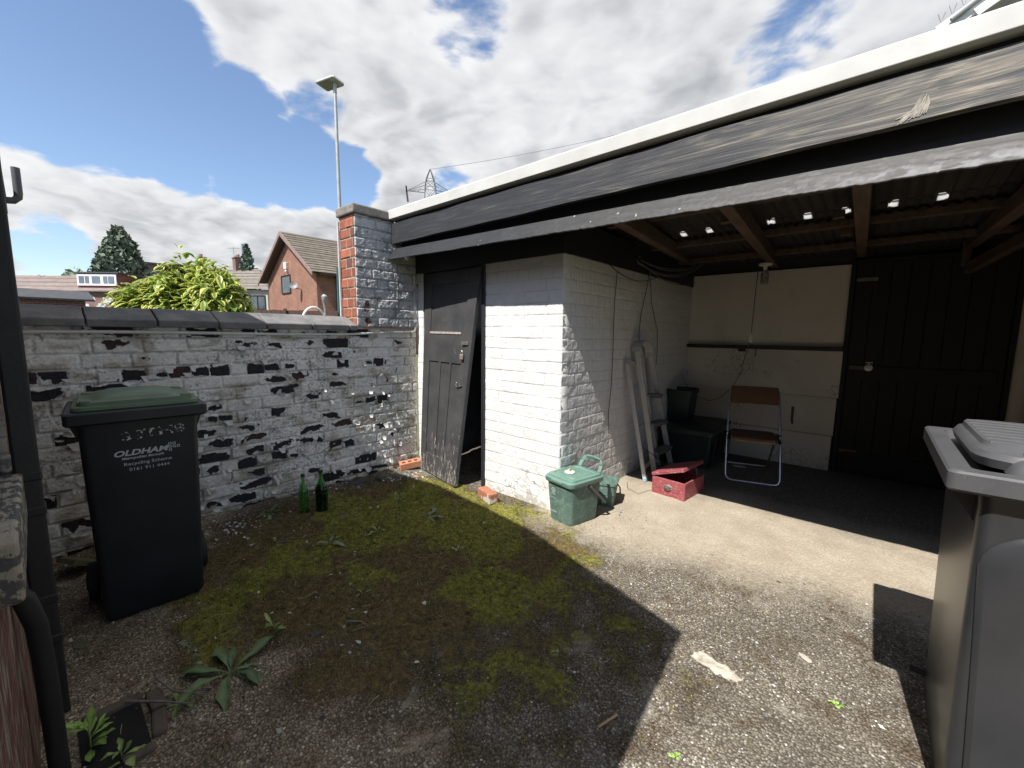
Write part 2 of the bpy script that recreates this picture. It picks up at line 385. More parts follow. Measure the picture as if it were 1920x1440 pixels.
# loose curls of paint hanging off the wall
random.seed(3)
V = []; F = []
def curl(y, z, w, l, up, bend):
    o = len(V)
    for i in range(5):
        t = i/4
        for j in range(3):
            s_ = j/2-.5; ww = w*(1-.55*t)
            V.append((.010+.006+l*.55*math.sin(t*bend)**2+.004*abs(s_), y+s_*ww+.25*l*t*math.sin(bend*3), z+up*l*t*math.cos(t*bend*.7)))
    for i in range(4):
        for j in range(2): a = o+i*3+j; F.append((a, a+1, a+4, a+3))
for _ in range(210):
    y = random.uniform(.25, 2.75); z = random.uniform(.08, 1.40)
    if random.random() < .35: z = random.uniform(.08, .55)
    curl(y, z, random.uniform(.016, .065), random.uniform(.018, .060), random.choice((-1, -1, 1)), random.uniform(.5, 1.35))
m_curl = pm('peeled_paint', [(.50, .49, .455), (.70, .69, .66)], 30, .8, .2, 90)
tag(raw('paint_curls', V, F, m_curl, gw), kind='stuff')

pr = thing('brick_pier', 'tall brick pier with grey painted front, bare red edge and concrete cap', 'pier', (-1.87, -.68, 0))
relief('painted_face', (0, 0, 1.50), (0, 1, 0), (1, 0, 0), .70, 1.035, .0045, pier_fn, m_wall, pr, .02)
relief('red_brick_edge', (-.27, 0, 1.50), (1, 0, 0), (0, -1, 0), .265, 1.035, .005, redbrick_fn(83), m_wall, pr, .02)
m = MB().ext((-.27, .012, 1.50), (-.012, .70, 2.53)); obj('core', m, m_cap, pr)
m = MB().ext((-.30, -.028, 2.537), (.03, .43, 2.625)); obj('cap', m, m_cap, pr, bevel=.014, seg=2)
m = MB().bar((-.262, -.022, 1.60), (-.262, -.022, 2.50), .022, .014, (1, 0, 0)); obj('trunking', m, m_plastic_w, pr, bevel=.003)

pp = thing('conduit_pipe', 'thin white plastic pipe clipped along the flaking wall under its coping', 'pipe', (-1.88, -2.8, 1.433))
m = MB(); pts = [(.004, y, -.002+.004*math.sin(y*3.1)) for y in np.linspace(0, 2.05, 14)]+[(.006, 2.3, .012), (.006, 2.55, .022), (.006, 2.735, .029)]
m.tube(pts, .0115, 10); obj('run', m, m_plastic_w, pp, True)
m = MB().tube([(.006, 2.73, .026), (.006, 2.765, .034), (.006, 2.775, .06), (.006, 2.775, .08)], .0165, 10); obj('elbow', m, m_plastic_w, pp, True)
m = MB().tube([(.006, 2.775, .07), (.006, 2.772, .55), (.006, 2.77, .615)], .0115, 10); obj('riser', m, m_plastic_w, pp, True)
for y in (.42, 1.25, 1.95):
    m = MB().tube([(.003, y-.007, 0), (.003, y+.007, 0)], .0145, 10); obj('clip', m, m_plastic_w, pp)

# ------------------------------------------------------------ the open fronted outbuilding
gb = thing('outbuilding', 'black and white painted lean-to store with open front and boarded store room', 'outbuilding', (0, 0, 0))
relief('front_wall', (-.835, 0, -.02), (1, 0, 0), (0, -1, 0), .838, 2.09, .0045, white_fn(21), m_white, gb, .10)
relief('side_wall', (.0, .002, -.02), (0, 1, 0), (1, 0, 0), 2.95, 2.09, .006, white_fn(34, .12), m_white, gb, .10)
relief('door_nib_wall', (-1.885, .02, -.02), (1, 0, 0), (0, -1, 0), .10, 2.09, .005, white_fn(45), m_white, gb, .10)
m = MB().ext((-1.88, -.012, 2.065), (.02, .09, 2.30)); m.ext((.003, .09, 2.068), (.022, 2.93, 2.33)); m.ext((-.02, -.011, 2.066), (.0215, .095, 2.299))
obj('lintel_board', m, m_black, gb, bevel=.004)
m = MB().ext((-.878, -.016, -.01), (-.832, .085, 2.064)); m.ext((-1.80, .03, -.01), (-1.765, .085, 2.064)); obj('door_frame', m, m_black, gb, bevel=.004)
# the dark room behind the plank door
m = MB().ext((-1.9, 1.5, -.01), (-.1, 1.55, 2.3)); m.ext((-1.93, .1, -.01), (-1.90, 1.5, 2.3)); obj('store_room_wall', m, pm('dingy_blue_wall', [(.07, .085, .11), (.11, .125, .15)], 6), gb)
m_panel = pm('cream_painted_board', [(.46, .425, .37), (.55, .515, .455), (.59, .55, .485)], 2.2, .75, .25, 60, .003, speck=(13, .70, (.24, .21, .17)))
b = NB('cracked_cream_paint')
c0 = b.ramp(b.noise(2.0, 6), [(.3, (.48, .445, .385)), (.7, (.60, .56, .49))])
ck = b.ramp(b.vor(17, 'DISTANCE_TO_EDGE'), [(.0, 1.), (.06, 0.)]); reg = b.ramp(b.noise(2.6, 4), [(.52, 0.), (.62, 1.)])
c0 = b.mix(b.math('MULTIPLY', ck, reg), c0, (.10, .085, .07)); st = b.ramp(b.noise(6, 6, .7), [(.63, 0.), (.69, 1.)])
c0 = b.mix(b.math('MULTIPLY', st, .6), c0, (.20, .17, .14)); b.bump(b.noise(50), .3, .003); m_crack = b.fin(c0, .75)
m = MB().ext((-.11, 2.945, 1.345), (1.60, 2.975, 2.207)); m.bar((-.10, 2.940, 1.35), (-.10, 2.940, 2.2), .03, .02, (1, 0, 0)); obj('upper_panel', m, m_panel, gb, bevel=.003)
m = MB().ext((-.11, 2.98, -.02), (2.9, 3.06, 2.55)); obj('back_wall', m, m_black, gb)
m = MB().ext((-.02, 2.86, 1.305), (1.595, 2.975, 1.345)); obj('ledge', m, m_black, gb, bevel=.004)
m = MB().ext((-.005, 2.90, .80), (1.60, 2.94, 1.303)); obj('lower_panel', m, m_crack, gb, bevel=.003)
m = MB().ext((-.005, 2.904, .385), (1.585, 2.94, .797)); obj('lower_panel', m, m_crack, gb, bevel=.003)
m = MB().ext((-.005, 2.897, -.01), (1.575, 2.94, .381)); obj('lower_panel', m, m_crack, gb, bevel=.006)
m = MB().ext((.60, 2.878, 1.27), (.68, 2.90, 1.303)); obj('switch_box', m, m_black, gb, bevel=.004)
m_rust = pm('rusty_iron', [(.05, .035, .028), (.14, .085, .055), (.10, .09, .08)], 25, .75, .4, 90, metal=.3)
m = MB().bar((.795, 2.894, 1.34), (.785, 2.894, 1.215), .022, .008, (1, 0, 0)); obj('hinge_strip', m, m_rust, gb, bevel=.002)
m = MB().tube([(1.205, 2.893, .66), (1.205, 2.893, .50), (1.215, 2.893, .47)], .012, 8); m.bar((1.203, 2.895, .67), (1.21, 2.895, .47), .035, .006, (1, 0, 0)); obj('bolt', m, pm('dull_green_bolt', [(.06, .075, .07), (.1, .12, .11)], 20, .6), gb)
# black double door in the back wall
m_bdoor = pm('black_door_paint', [(.003, .0033, .005), (.006, .0065, .008)], 5, .7, .3, 30, .003, stretch=(6, 6, .6))
m = MB()
for i in range(8): m.ext((1.64+i*.137, 2.925, .02), (1.64+i*.137+.134, 2.95, 2.20))
dr = obj('door', m, m_bdoor, gb, bevel=.003)
m = MB().ext((1.595, 2.90, 0), (1.637, 2.96, 2.24)); m.ext((2.738, 2.90, 0), (2.775, 2.96, 2.24)); m.ext((1.637, 2.905, 2.202), (2.738, 2.96, 2.24)); m.ext((1.70, 2.912, .02), (2.70, 2.925, .24)); m.ext((1.70, 2.912, 1.02), (2.70, 2.925, 1.16)); obj('door_frame', m, m_bdoor, gb, bevel=.003)
m_steel = pm('worn_steel', [(.30, .29, .27), (.5, .49, .47)], 20, .4, .15, 90, metal=.85)
for z, w, mm in ((2.04, .17, pm('pale_rusted_hinge', [(.10, .085, .065), (.20, .17, .13)], 22, .7, .3)), (.245, .15, m_rust)):
    m = MB().ext((1.645, 2.914, z-.018), (1.645+w, 2.922, z+.018)); obj('hinge', m, mm, dr, bevel=.002)
m = MB().ext((1.66, 2.900, 1.12), (1.80, 2.909, 1.16)); obj('latch_plate', m, m_rust, dr, bevel=.002)
m = MB(); m.loft([[(1.815+r*math.cos(a), y, 1.145+r*math.sin(a)) for a in np.linspace(0, 2*PI, 18, False)] for r, y in ((.034, 2.905), (.034, 2.885), (.02, 2.882), (.018, 2.872))])
m.bar((1.785, 2.89, 1.197), (1.845, 2.89, 1.197), .012, .008); m.bar((1.815, 2.89, 1.18), (1.815, 2.89, 1.197), .012, .01); obj('round_lock', m, m_steel, dr, True)
# right end: a pale wall beside the door, side wall out of sight
m = MB().ext((2.777, 2.93, -.02), (3.4, 2.975, 2.5)); obj('pale_end_wall', m, m_panel, gb)
m = MB().ext((3.36, -.2, -.02), (3.46, 2.93, 2.5)); obj('end_wall', m, m_black, gb)

# roof: sheets, verge trim, boards
m_under = pm('dusty_roof_sheet', [(.028, .025, .023), (.045, .040, .036)], 5, .85, .3, 40)
def roof_z(y): return 2.470-.045*(y+.3)
GLINT = (.40, .63, 1.11, 1.36, 1.60, 1.86, 2.11)
m = MB(); nx = 72
xs = sorted(list(np.linspace(-1.84, 3.46, nx*4+1))+[x+d for x in GLINT for d in (-.026, .026)])
def rib(x): t = ((x+1.84)/5.3*nx) % 1; return .022*min(1, max(0, min(t*4, (1-t)*4) if t > .5 or t < .5 else 1))
for x0, x1 in zip(xs[:-1], xs[1:]):
    if x1-x0 < 1e-5: continue
    hole = any(abs((x0+x1)/2-g) < .0255 for g in GLINT)
    for y0, y1, dz in ((-.27, 1.36 if hole else 1.45, 0), (1.415 if hole else 1.37, 3.1, -.007)):
        p = [(x0, y0, roof_z(y0)+dz+rib(x0)), (x1, y0, roof_z(y0)+dz+rib(x1)), (x1, y1, roof_z(y1)+dz+rib(x1)), (x0, y1, roof_z(y1)+dz+rib(x0))]
        m.prism(p, (0, 0, .006))
obj('roof_sheet', m, m_under, gb)
b = NB('translucent_rib_end'); tr = b.n('ShaderNodeBsdfTranslucent'); tr.inputs[0].default_value = (.80, .79, .77, 1); mx = b.n('ShaderNodeMixShader'); mx.inputs[0].default_value = .75
b.t.links.new(b.p.outputs[0], mx.inputs[1]); b.t.links.new(tr.outputs[0], mx.inputs[2]); b.t.links.new(mx.outputs[0], b.t.nodes['Material Output'].inputs[0]); b.fin(b.ramp(b.noise(60, 3), [(.35, (.20, .13, .08)), (.55, (.70, .70, .69))]), .5); m_glint = b.m
b = NB('cracked_cement_rib'); m_wood_d = pm('old_roof_timber', [(.045, .027, .018), (.08, .048, .031), (.11, .07, .047)], 3, .8, .4, 30, .003, stretch=(7, .7, 7))
for x in GLINT:
    zz = roof_z(1.39)+.004
    m = MB().prism([(x-.030, 1.35, zz+.010), (x+.030, 1.35, zz+.010), (x+.030, 1.43, zz-.012), (x-.030, 1.43, zz-.012)], (0, 0, .003)); obj('rib_end', m, m_glint, gb)
for p0, p1 in (((.50, -.13, 2.235), (.01, 2.97, 2.385)), ((1.145, -.13, 2.232), (.90, 2.97, 2.29)), ((1.74, -.13, 2.228), (1.665, 2.97, 2.325)), ((2.45, -.13, 2.228), (2.42, 2.97, 2.32)), ((-.6, -.13, 2.30), (-.6, 2.95, 2.30))):
    m = MB().bar(p0, p1, .075, .11); obj('rafter', m, m_wood_d, gb, bevel=.004)
for y, z in ((.62, roof_z(.62)-.045), (1.55, roof_z(1.55)-.05), (2.35, roof_z(2.35)-.05)):
    m = MB().bar((.03, y, z), (3.36, y, z), .07, .05, (0, 0, 1)); obj('purlin', m, m_wood_d, gb, bevel=.003)
m = MB().bar((2.42, 2.88, 2.08), (2.90, 1.35, 2.36), .06, .09); m.bar((2.40, 2.9, 2.1), (2.40, 2.9, 2.34), .06, .06, (1, 0, 0)); obj('brace', m, m_wood_d, gb, bevel=.004)
for x, y, z in ((.97, .62, 2.28), (1.0, 1.42, 2.27), (1.58, 1.05, 2.30), (1.60, 1.60, 2.28)):
    m = MB().box((x, y, z), (.07, .06, .05)); obj('timber_cleat', m, m_wood_d, gb, bevel=.003)

b = NB('white_trim'); c0 = b.ramp(b.noise(5, 7, .6), [(.3, (.50, .50, .48)), (.65, (.58, .58, .56))]); k = b.ramp(b.noise(28, 5, .75, stretch=(.6, 1, 1)), [(.66, 0.), (.72, 1.)])
c0 = b.mix(b.math('MULTIPLY', k, .5), c0, (.42, .38, .31)); b.bump(b.noise(30), .08, .002); m_trim = b.fin(c0, .42, .4)
m = MB().prism([(-1.855, -.33, 2.550), (-1.855, -.335, 2.628), (-1.855, -.325, 2.636), (-1.855, -.18, 2.640), (-1.855, -.18, 2.545), (-1.855, -.30, 2.545)], (5.4, 0, 0)); obj('verge_trim', m, m_trim, gb, bevel=.003, seg=2)
m = MB().prism([(-1.85, -.185, 2.24), (3.5, -.185, 2.14), (3.5, -.185, 2.53), (-1.85, -.185, 2.53)], (0, .05, 0)); m.prism([(-1.88, -.278, 2.262), (3.45, -.278, 2.163), (3.45, -.19, 2.163), (-1.88, -.19, 2.262)], (0, 0, .008)); obj('soffit_board', m, m_black, gb)  # second piece: thin shelf added to stop sun leaking in above the flashing
m = MB().ext((-1.84, -.262, 2.531), (3.46, -.1, 2.60)); obj('roof_felt', m, m_black, gb)
# weathered plank
b = NB('weathered_black_plank')
g = b.noise(4.2, 7, .6, 2.2, stretch=(.30, 3, 3.6)); g2 = b.noise(20, 7, .66, .8, stretch=(.07, 4, 5))
xyz = b.n('ShaderNodeSeparateXYZ'); b.t.links.new(b.obj, xyz.inputs[0])
wear = b.n('ShaderNodeMapRange'); b.set(wear.inputs[0], xyz.outputs[0]); wear.inputs[1].default_value = -.2; wear.inputs[2].default_value = 2.3
f = b.math('ADD', b.math('MULTIPLY', g, .68), b.math('MULTIPLY', g2, .32)); f = b.math('ADD', f, b.math('MULTIPLY', wear.outputs[0], .23))
c0 = b.ramp(f, [(.50, (.024, .026, .031)), (.61, (.042, .043, .046)), (.69, (.10, .092, .080)), (.80, (.27, .235, .185))])
kn = b.ramp(b.vor(3.4), [(.04, 1.), (.13, 0.)]); c0 = b.mix(b.math('MULTIPLY', kn, .5), c0, (.02, .018, .016))
b.bump(b.math('ADD', g2, g), .40, .005); m_plank = b.fin(c0, .62, .5)
m = MB(); N = 90
rings = []
for i in range(N+1):
    x = -1.842+5.3*i/N; w = .003*math.sin(x*4.1)+.0025*math.sin(x*9.7)
    rings.append([(x, -.300+w, 2.515), (x, -.301+w*.4, 2.318+w*.8), (x, -.263, 2.316+w*.8), (x, -.263, 2.515)])
m.loft(rings); pk = obj('fascia_board', m, m_plank, gb, True, bevel=.003)
m_fibre = pm('splintered_wood', [(.20, .18, .15), (.42, .385, .33)], 20, .7, .4, 60, stretch=(1, 1, .2))
m = MB()
random.seed(8)
for k in range(26):
    t = k/25; xb = 1.838+.085*t+random.uniform(-.003, .003); zb = 2.322+random.uniform(-.004, .022)+.02*t; xt = 1.905+.022*t; zt = 2.412+random.uniform(-.045, .010)
    m.tube([(xt, -.3005, zt), ((xt+xb)/2+.006, -.302, (zt+zb)/2), (xb, -.3015, zb)], .003, 5, radii=[.001, .0032, .0022])
obj('splinter', m, m_fibre, pk, True)
# tilted flashing strip with cracked bitumen paint
def flash_z(x): return -.0185*(x+1.9)
def flash_fn(U, V):
    s = 141; n = fbm(U*18, V*40, s, 4); n2 = fbm(U*70, V*90, s+4, 3); e = sst(.3, 4.2, U)
    cr = sst(.54-.06*e, .66-.05*e, fbm(U*9, V*70, s+8, 4)*.7+fbm(U*40, V*90, s+12, 3)*.3)
    h = (n-.5)*.0006+(n2-.5)*.0003+cr*.0012+.003*(fbm(U*2.2, V*0+3, s+9, 3)-.5)
    c = mixc(np.array([.022, .024, .028]), np.array([.052, .050, .047]), sst(.9, 3.9, U+(n-.5)*1.2))*(.82+.36*fbm(U*5, V*60, s+20, 3)[..., None])
    far = sst(3.0, 4.2, U+(n2-.5)*.8)*sst(.085, .03, V+(n-.5)*.05)
    c = mixc(c, np.array([.085, .083, .080]), np.clip(cr*(.10+.35*sst(1.6, 3.6, U)), 0, 1)); c = mixc(c, np.array([.155, .155, .16]), far*sst(.45, .6, fbm(U*30, V*60, s+25, 3)))
    sp = sst(.90, .92, vn(U*55, V*75, s+30)*.6+vn(U*23, V*30, s+31)*.4); c = mixc(c, np.array([.5, .5, .48]), sp)
    return h, c
m_flash = am('cracked_bitumen', rough=.55, bump=.08, bscale=90, bdist=.003, var=.30, spec=.35, vscale=60)
nu, nv = 900, 22
U, V_ = np.meshgrid(np.linspace(0, 5.35, nu), np.linspace(0, 1, nv)); h, c = flash_fn(U, V_*.11)
jag = (fbm(U*7, U*0+2, 77, 4)-.5)*.007*sst(.5, .0, V_)+(fbm(U*40, U*0+5, 78, 3)-.5)*.007*sst(.3, 0, V_)*sst(.6, 3, U)
X = -1.895+U-.030*(1-V_)*np.exp(-U*9); Yv = -.338+.062*V_-h*.9; Z = 2.168+.110*V_+flash_z(X)+jag+h*.5
idx = np.arange(nu*nv).reshape(nv, nu); Fq = np.stack([idx[:-1, :-1], idx[:-1, 1:], idx[1:, 1:], idx[1:, :-1]], -1).reshape(-1, 4)
P = np.stack([X, Yv, Z], -1).reshape(-1, 3); P2 = P+np.array([0, .007, -.004])
raw('flashing', np.vstack([P, P2]), np.vstack([Fq, Fq[:, ::-1]+nu*nv, np.stack([idx[0, :-1], idx[0, :-1]+nu*nv, idx[0, 1:]+nu*nv, idx[0, 1:]], -1)]), m_flash, gb, np.vstack([c.reshape(-1, 3)]*2))

# ------------------------------------------------------------ the warped door hanging in the doorway
TL, TR, BL, BR = (Vector(p) for p in ((-1.755, .035, 2.058), (-.872, -.035, 2.045), (-1.715, -.10, .012), (-1.022, -.225, .012)))
dt = thing('plank_door', 'warped black panel door hanging askew with rotten flaking foot and padlock', 'door', tuple((BL+BR)/2))
org = (BL+BR)/2
def dmap(u, v, w):            # u across 0..1, v up 0..1, w out of the face (metres)
    a = BL.lerp(BR, u); b_ = TL.lerp(TR, u); p = a.lerp(b_, v); t = (BR-BL).lerp(TR-TL, v)
    n = Vector((t.y, -t.x, 0)).normalized()
    return p+n*w-org
def dbox(m, u0, u1, v0, v1, w0, w1, nv=6):
    rings = []
    for i in range(nv+1):
        v = v0+(v1-v0)*i/nv; rings.append([dmap(u0, v, w0), dmap(u1, v, w0), dmap(u1, v, w1), dmap(u0, v, w1)])
    m.loft(rings)
b = NB('rotten_black_door'); xyz = b.n('ShaderNodeSeparateXYZ'); b.t.links.new(b.obj, xyz.inputs[0])
g = b.noise(26, 7, .7, .3, stretch=(1.5, 1.5, .35)); lo = b.n('ShaderNodeMapRange'); b.set(lo.inputs[0], xyz.outputs[2]); lo.inputs[1].default_value = .62; lo.inputs[2].default_value = .02
f = b.math('ADD', g, b.math('MULTIPLY', lo.outputs[0], .165)); c0 = b.ramp(b.noise(4, 6), [(.3, (.032, .032, .034)), (.7, (.060, .059, .058))])
k = b.ramp(f, [(.655, 0.), (.70, 1.)]); c0 = b.mix(k, c0, b.ramp(b.noise(50, 3), [(.4, (.09, .08, .075)), (.55, (.30, .28, .26)), (.66, (.17, .085, .05))]))
b.bump(b.math('ADD', b.noise(55, 6, .65, stretch=(1, 1, .5)), b.math('MULTIPLY', k, -.6)), .55, .006); m_odoor = b.fin(c0, .55, .5)
m = MB(); dbox(m, .0, .145, 0, 1, -.042, 0); dbox(m, .845, 1, 0, 1, -.042, 0)
for v0, v1 in ((.0, .10), (.565, .705), (.94, 1)): dbox(m, .145, .845, v0, v1, -.040, -.001, 2)
for u0 in (.37, .60): dbox(m, u0, u0+.045, .10, .565, -.039, -.002, 4)
obj('frame', m, m_odoor, dt, bevel=.003)
m = MB(); dbox(m, .14, .85, .70, .945, -.034, -.012); obj('upper_panel', m, m_odoor, dt)
for u0, u1 in ((.14, .375), (.41, .605), (.64, .85)):
    m = MB(); dbox(m, u0, u1, .095, .57, -.034, -.013); obj('lower_panel', m, m_odoor, dt)
m_ledge = pm('bare_wood_ledge', [(.20, .15, .12), (.42, .36, .31)], 30, .8, .3)
m = MB(); dbox(m, .150, .80, .702, .712, -.004, .006, 1); obj('moulding', m, m_ledge, dt)
m_brass = pm('old_brass', [(.35, .28, .18), (.55, .47, .34)], 25, .45, .2, metal=.7)
p = dmap(.905, .632, .006); m = MB().box(p+Vector((0, 0, .06)), (.085, .014, .03)); hp = obj('hasp', m, m_steel, dt, bevel=.003)
pl = dmap(.885, .60, .022); m = MB().box(pl, (.042, .018, .048)); lk = obj('padlock', m, m_brass, dt, bevel=.004)
m = MB().tube([pl+Vector((.013*math.cos(a), 0, .024+.022*max(0, math.sin(a))+.012*(1 if 0 < a < PI else 0))) for a in np.linspace(-.1, PI+.1, 11)], .004, 6); obj('shackle', m, m_steel, lk, True)
p = dmap(.86, .468, .012); m = MB().tube([p+Vector((-.05, .01, .0)), p+Vector((.05, -.005, .0))], .007, 8); m.box(p, (.06, .012, .028)); m.tube([p+Vector((.0, -.004, 0)), p+Vector((.012, -.03, .03))], .005, 6); obj('bolt', m, m_steel, dt, True)
# ------------------------------------------------------------ ground
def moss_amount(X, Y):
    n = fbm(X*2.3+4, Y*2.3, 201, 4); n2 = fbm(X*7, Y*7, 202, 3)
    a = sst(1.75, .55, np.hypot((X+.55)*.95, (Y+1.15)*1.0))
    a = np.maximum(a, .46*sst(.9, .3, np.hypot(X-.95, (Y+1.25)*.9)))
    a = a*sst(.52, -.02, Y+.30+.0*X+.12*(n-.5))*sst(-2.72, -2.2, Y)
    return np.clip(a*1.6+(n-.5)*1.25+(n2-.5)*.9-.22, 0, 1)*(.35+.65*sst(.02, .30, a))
def conc_amount(X, Y):
    n = fbm(X*1.6+9, Y*1.6, 211, 4)
    return .92*sst(-.75, .45, Y+.05-.13*np.maximum(X, 0)+(n-.5)*.55)*sst(-.25, .1, X+.15)
def ground_h(X, Y):
    m = moss_amount(X, Y); c = conc_amount(X, Y)
    h = (fbm(X*1.1, Y*1.1, 221, 3)-.5)*.014+(fbm(X*16, Y*16, 222, 3)-.5)*.006*(1-c*.6)+m*(.004+.020*sst(.35, .75, fbm(X*15, Y*15, 223, 4))+.007*fbm(X*55, Y*55, 226, 2)-.006)
    h = h+.030*sst(-1.72, -1.92, X)*(.4+1.2*fbm(X*9, Y*9, 224, 3))+.012*sst(.5, .62, fbm(X*4, Y*4, 225, 3))*sst(-1.2, -1.8, X)
    return h-.006
nx, ny = 620, 640
U, V_ = np.meshgrid(np.linspace(-2.02, 3.6, nx), np.linspace(-4.6, 3.1, ny))
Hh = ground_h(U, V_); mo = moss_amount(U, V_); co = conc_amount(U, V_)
brn = sst(.46, .62, fbm(U*2.6+1, V_*2.6, 231, 4)+.10*sst(-1.3, -2.2, V_)); yel = sst(.50, .66, fbm(U*5+7, V_*5, 232, 3)+.16*sst(-.9, -.4, V_))
idx = np.arange(nx*ny).reshape(ny, nx); Fq = np.stack([idx[:-1, :-1], idx[:-1, 1:], idx[1:, 1:], idx[1:, :-1]], -1).reshape(-1, 4)
b = NB('yard_surface')
at = b.attr('Col'); sp = b.n('ShaderNodeSeparateColor'); b.t.links.new(at.outputs['Color'], sp.inputs[0]); MO, CO, BR_ = sp.outputs[0], sp.outputs[1], sp.outputs[2]
vd = b.n('ShaderNodeTexVoronoi'); vd.inputs['Scale'].default_value = 118; b.t.links.new(b.obj, vd.inputs[0])
vd2 = b.n('ShaderNodeTexVoronoi'); vd2.inputs['Scale'].default_value = 62; b.t.links.new(b.obj, vd2.inputs[0])
sc1 = b.n('ShaderNodeSeparateColor'); b.t.links.new(vd.outputs['Color'], sc1.inputs[0]); sc2 = b.n('ShaderNodeSeparateColor'); b.t.links.new(vd2.outputs['Color'], sc2.inputs[0])
chip = b.ramp(sc1.outputs[0], [(.0, (.135, .120, .098)), (.35, (.185, .166, .138)), (.66, (.235, .214, .18)), (.88, (.29, .268, .23)), (.985, (.42, .40, .36))], 'LINEAR')
gap = b.ramp(vd.outputs['Distance'], [(.36, 0.), (.68, 1.)]); asp = b.mix(gap, chip, (.085, .074, .060))
big = b.math('MULTIPLY', b.ramp(sc2.outputs[1], [(.90, 0.), (.92, 1.)]), b.ramp(vd2.outputs['Distance'], [(.28, 1.), (.36, 0.)]))
asp = b.mix(big, asp, (.48, .465, .44))
shade_alg = b.ramp(b.math('ADD', MO, b.math('MULTIPLY', b.math('SUBTRACT', b.noise(3.5, 5), .5), .8)), [(.06, 0.), (.46, .85)]); asp = b.mix(shade_alg, asp, b.mix(1., asp, (.42, .37, .30), 'MULTIPLY'))  # algae tone near the moss, widened to put the yard's shade into the colour
large = b.ramp(b.noise(2.2, 5), [(.3, (.72, .70, .67)), (.7, (1.2, 1.17, 1.1))]); asp = b.mix(1., asp, large, 'MULTIPLY')
ysep = b.n('ShaderNodeSeparateXYZ'); b.t.links.new(b.obj, ysep.inputs[0]); c1 = b.ramp(b.noise(3.2, 8, .65), [(.28, (.30, .252, .185)), (.55, (.41, .352, .265)), (.75, (.475, .42, .33))])
gr = b.ramp(b.math('ADD', ysep.outputs[1], b.math('MULTIPLY', b.noise(2.5, 5), .8)), [(.0, 0.), (1., 1.)]); mpr = b.n('ShaderNodeMapRange'); b.set(mpr.inputs[0], b.math('ADD', ysep.outputs[1], b.math('MULTIPLY', b.noise(2.5, 5), .6))); mpr.inputs[1].default_value = 1.35; mpr.inputs[2].default_value = 1.9; c1 = b.mix(mpr.outputs[0], c1, (.095, .082, .066)); con = b.mix(b.ramp(b.noise(75, 5, .7), [(.35, .7), (.58, 0.)]), c1, (.25, .215, .165))  # concrete turns dark inside the store: its shade is put into the floor colour
con = b.mix(b.math('MULTIPLY', b.ramp(sc1.outputs[1], [(.80, 0.), (.9, .6)]), b.ramp(vd.outputs['Distance'], [(.3, 1.), (.5, 0.)])), con, (.55, .53, .49))
con = b.mix(b.ramp(b.noise(5.5, 4, .6), [(.66, 0.), (.74, .35)]), con, (.36, .17, .11))
cf = b.math('ADD', CO, b.math('MULTIPLY', b.math('SUBTRACT', b.noise(34, 5, .7), .5), .9)); cf = b.ramp(cf, [(.25, 0.), (.78, 1.)])
pt = b.ramp(b.noise(4.6, 7, .68, .5), [(.52, 0.), (.64, .8)]); asp = b.mix(pt, asp, b.mix(gap, (.12, .085, .05), (.035, .028, .018)))
pl = b.ramp(b.noise(3.3, 7, .66, .3, stretch=(1.3, 1, 1)), [(.60, 0.), (.70, .6)]); asp = b.mix(pl, asp, (.34, .315, .265))
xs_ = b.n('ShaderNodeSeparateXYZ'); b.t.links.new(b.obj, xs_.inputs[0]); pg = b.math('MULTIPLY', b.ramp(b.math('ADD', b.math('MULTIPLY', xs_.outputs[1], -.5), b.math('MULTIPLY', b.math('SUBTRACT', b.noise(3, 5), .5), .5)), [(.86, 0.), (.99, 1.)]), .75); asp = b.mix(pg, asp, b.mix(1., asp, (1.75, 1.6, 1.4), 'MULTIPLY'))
base = b.mix(cf, asp, con)
mg = b.ramp(b.noise(38, 6, .7), [(.28, (.055, .054, .017)), (.5, (.165, .158, .030)), (.66, (.30, .272, .046)), (.8, (.42, .375, .075))])
mb_ = b.ramp(b.noise(42, 6, .7), [(.3, (.050, .037, .019)), (.55, (.140, .104, .040)), (.75, (.25, .20, .08))])
brf = b.math('ADD', BR_, b.math('MULTIPLY', b.math('SUBTRACT', b.noise(8, 7, .72), .5), 2.6)); ms = b.mix(b.ramp(brf, [(.30, 0.), (.75, 1.)]), mg, mb_); ms = b.mix(b.ramp(b.noise(24, 6, .72), [(.54, 0.), (.64, .85)]), ms, (.022, .020, .015))
mf = b.math('ADD', MO, b.math('MULTIPLY', b.math('ADD', b.math('SUBTRACT', b.noise(46, 6, .72), .5), b.math('SUBTRACT', b.noise(9, 5, .65), .5)), 1.35)); mf = b.ramp(mf, [(.40, 0.), (.74, .96)])
base = b.mix(mf, base, ms)
hb = b.math('SUBTRACT', b.math('MULTIPLY', b.noise(120, 4, .7), 1.2), b.math('MULTIPLY', vd.outputs['Distance'], .9))
b.bump(hb, .8, .006); m_yard = b.fin(base, .92, .25)
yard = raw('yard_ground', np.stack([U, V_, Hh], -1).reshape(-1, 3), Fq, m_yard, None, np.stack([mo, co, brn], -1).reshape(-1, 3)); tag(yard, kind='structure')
m_far = pm('rough_grass', [(.05, .06, .025), (.09, .10, .04), (.12, .11, .07)], .3, .95, .3, 4)
m = MB().add([(-900, -900, -.06), (900, -900, -.06), (900, 900, -.06), (-900, 900, -.06)], [(0, 1, 2, 3)]); tag(obj('ground', m, m_far), kind='structure')

rs = np.random.RandomState(5)
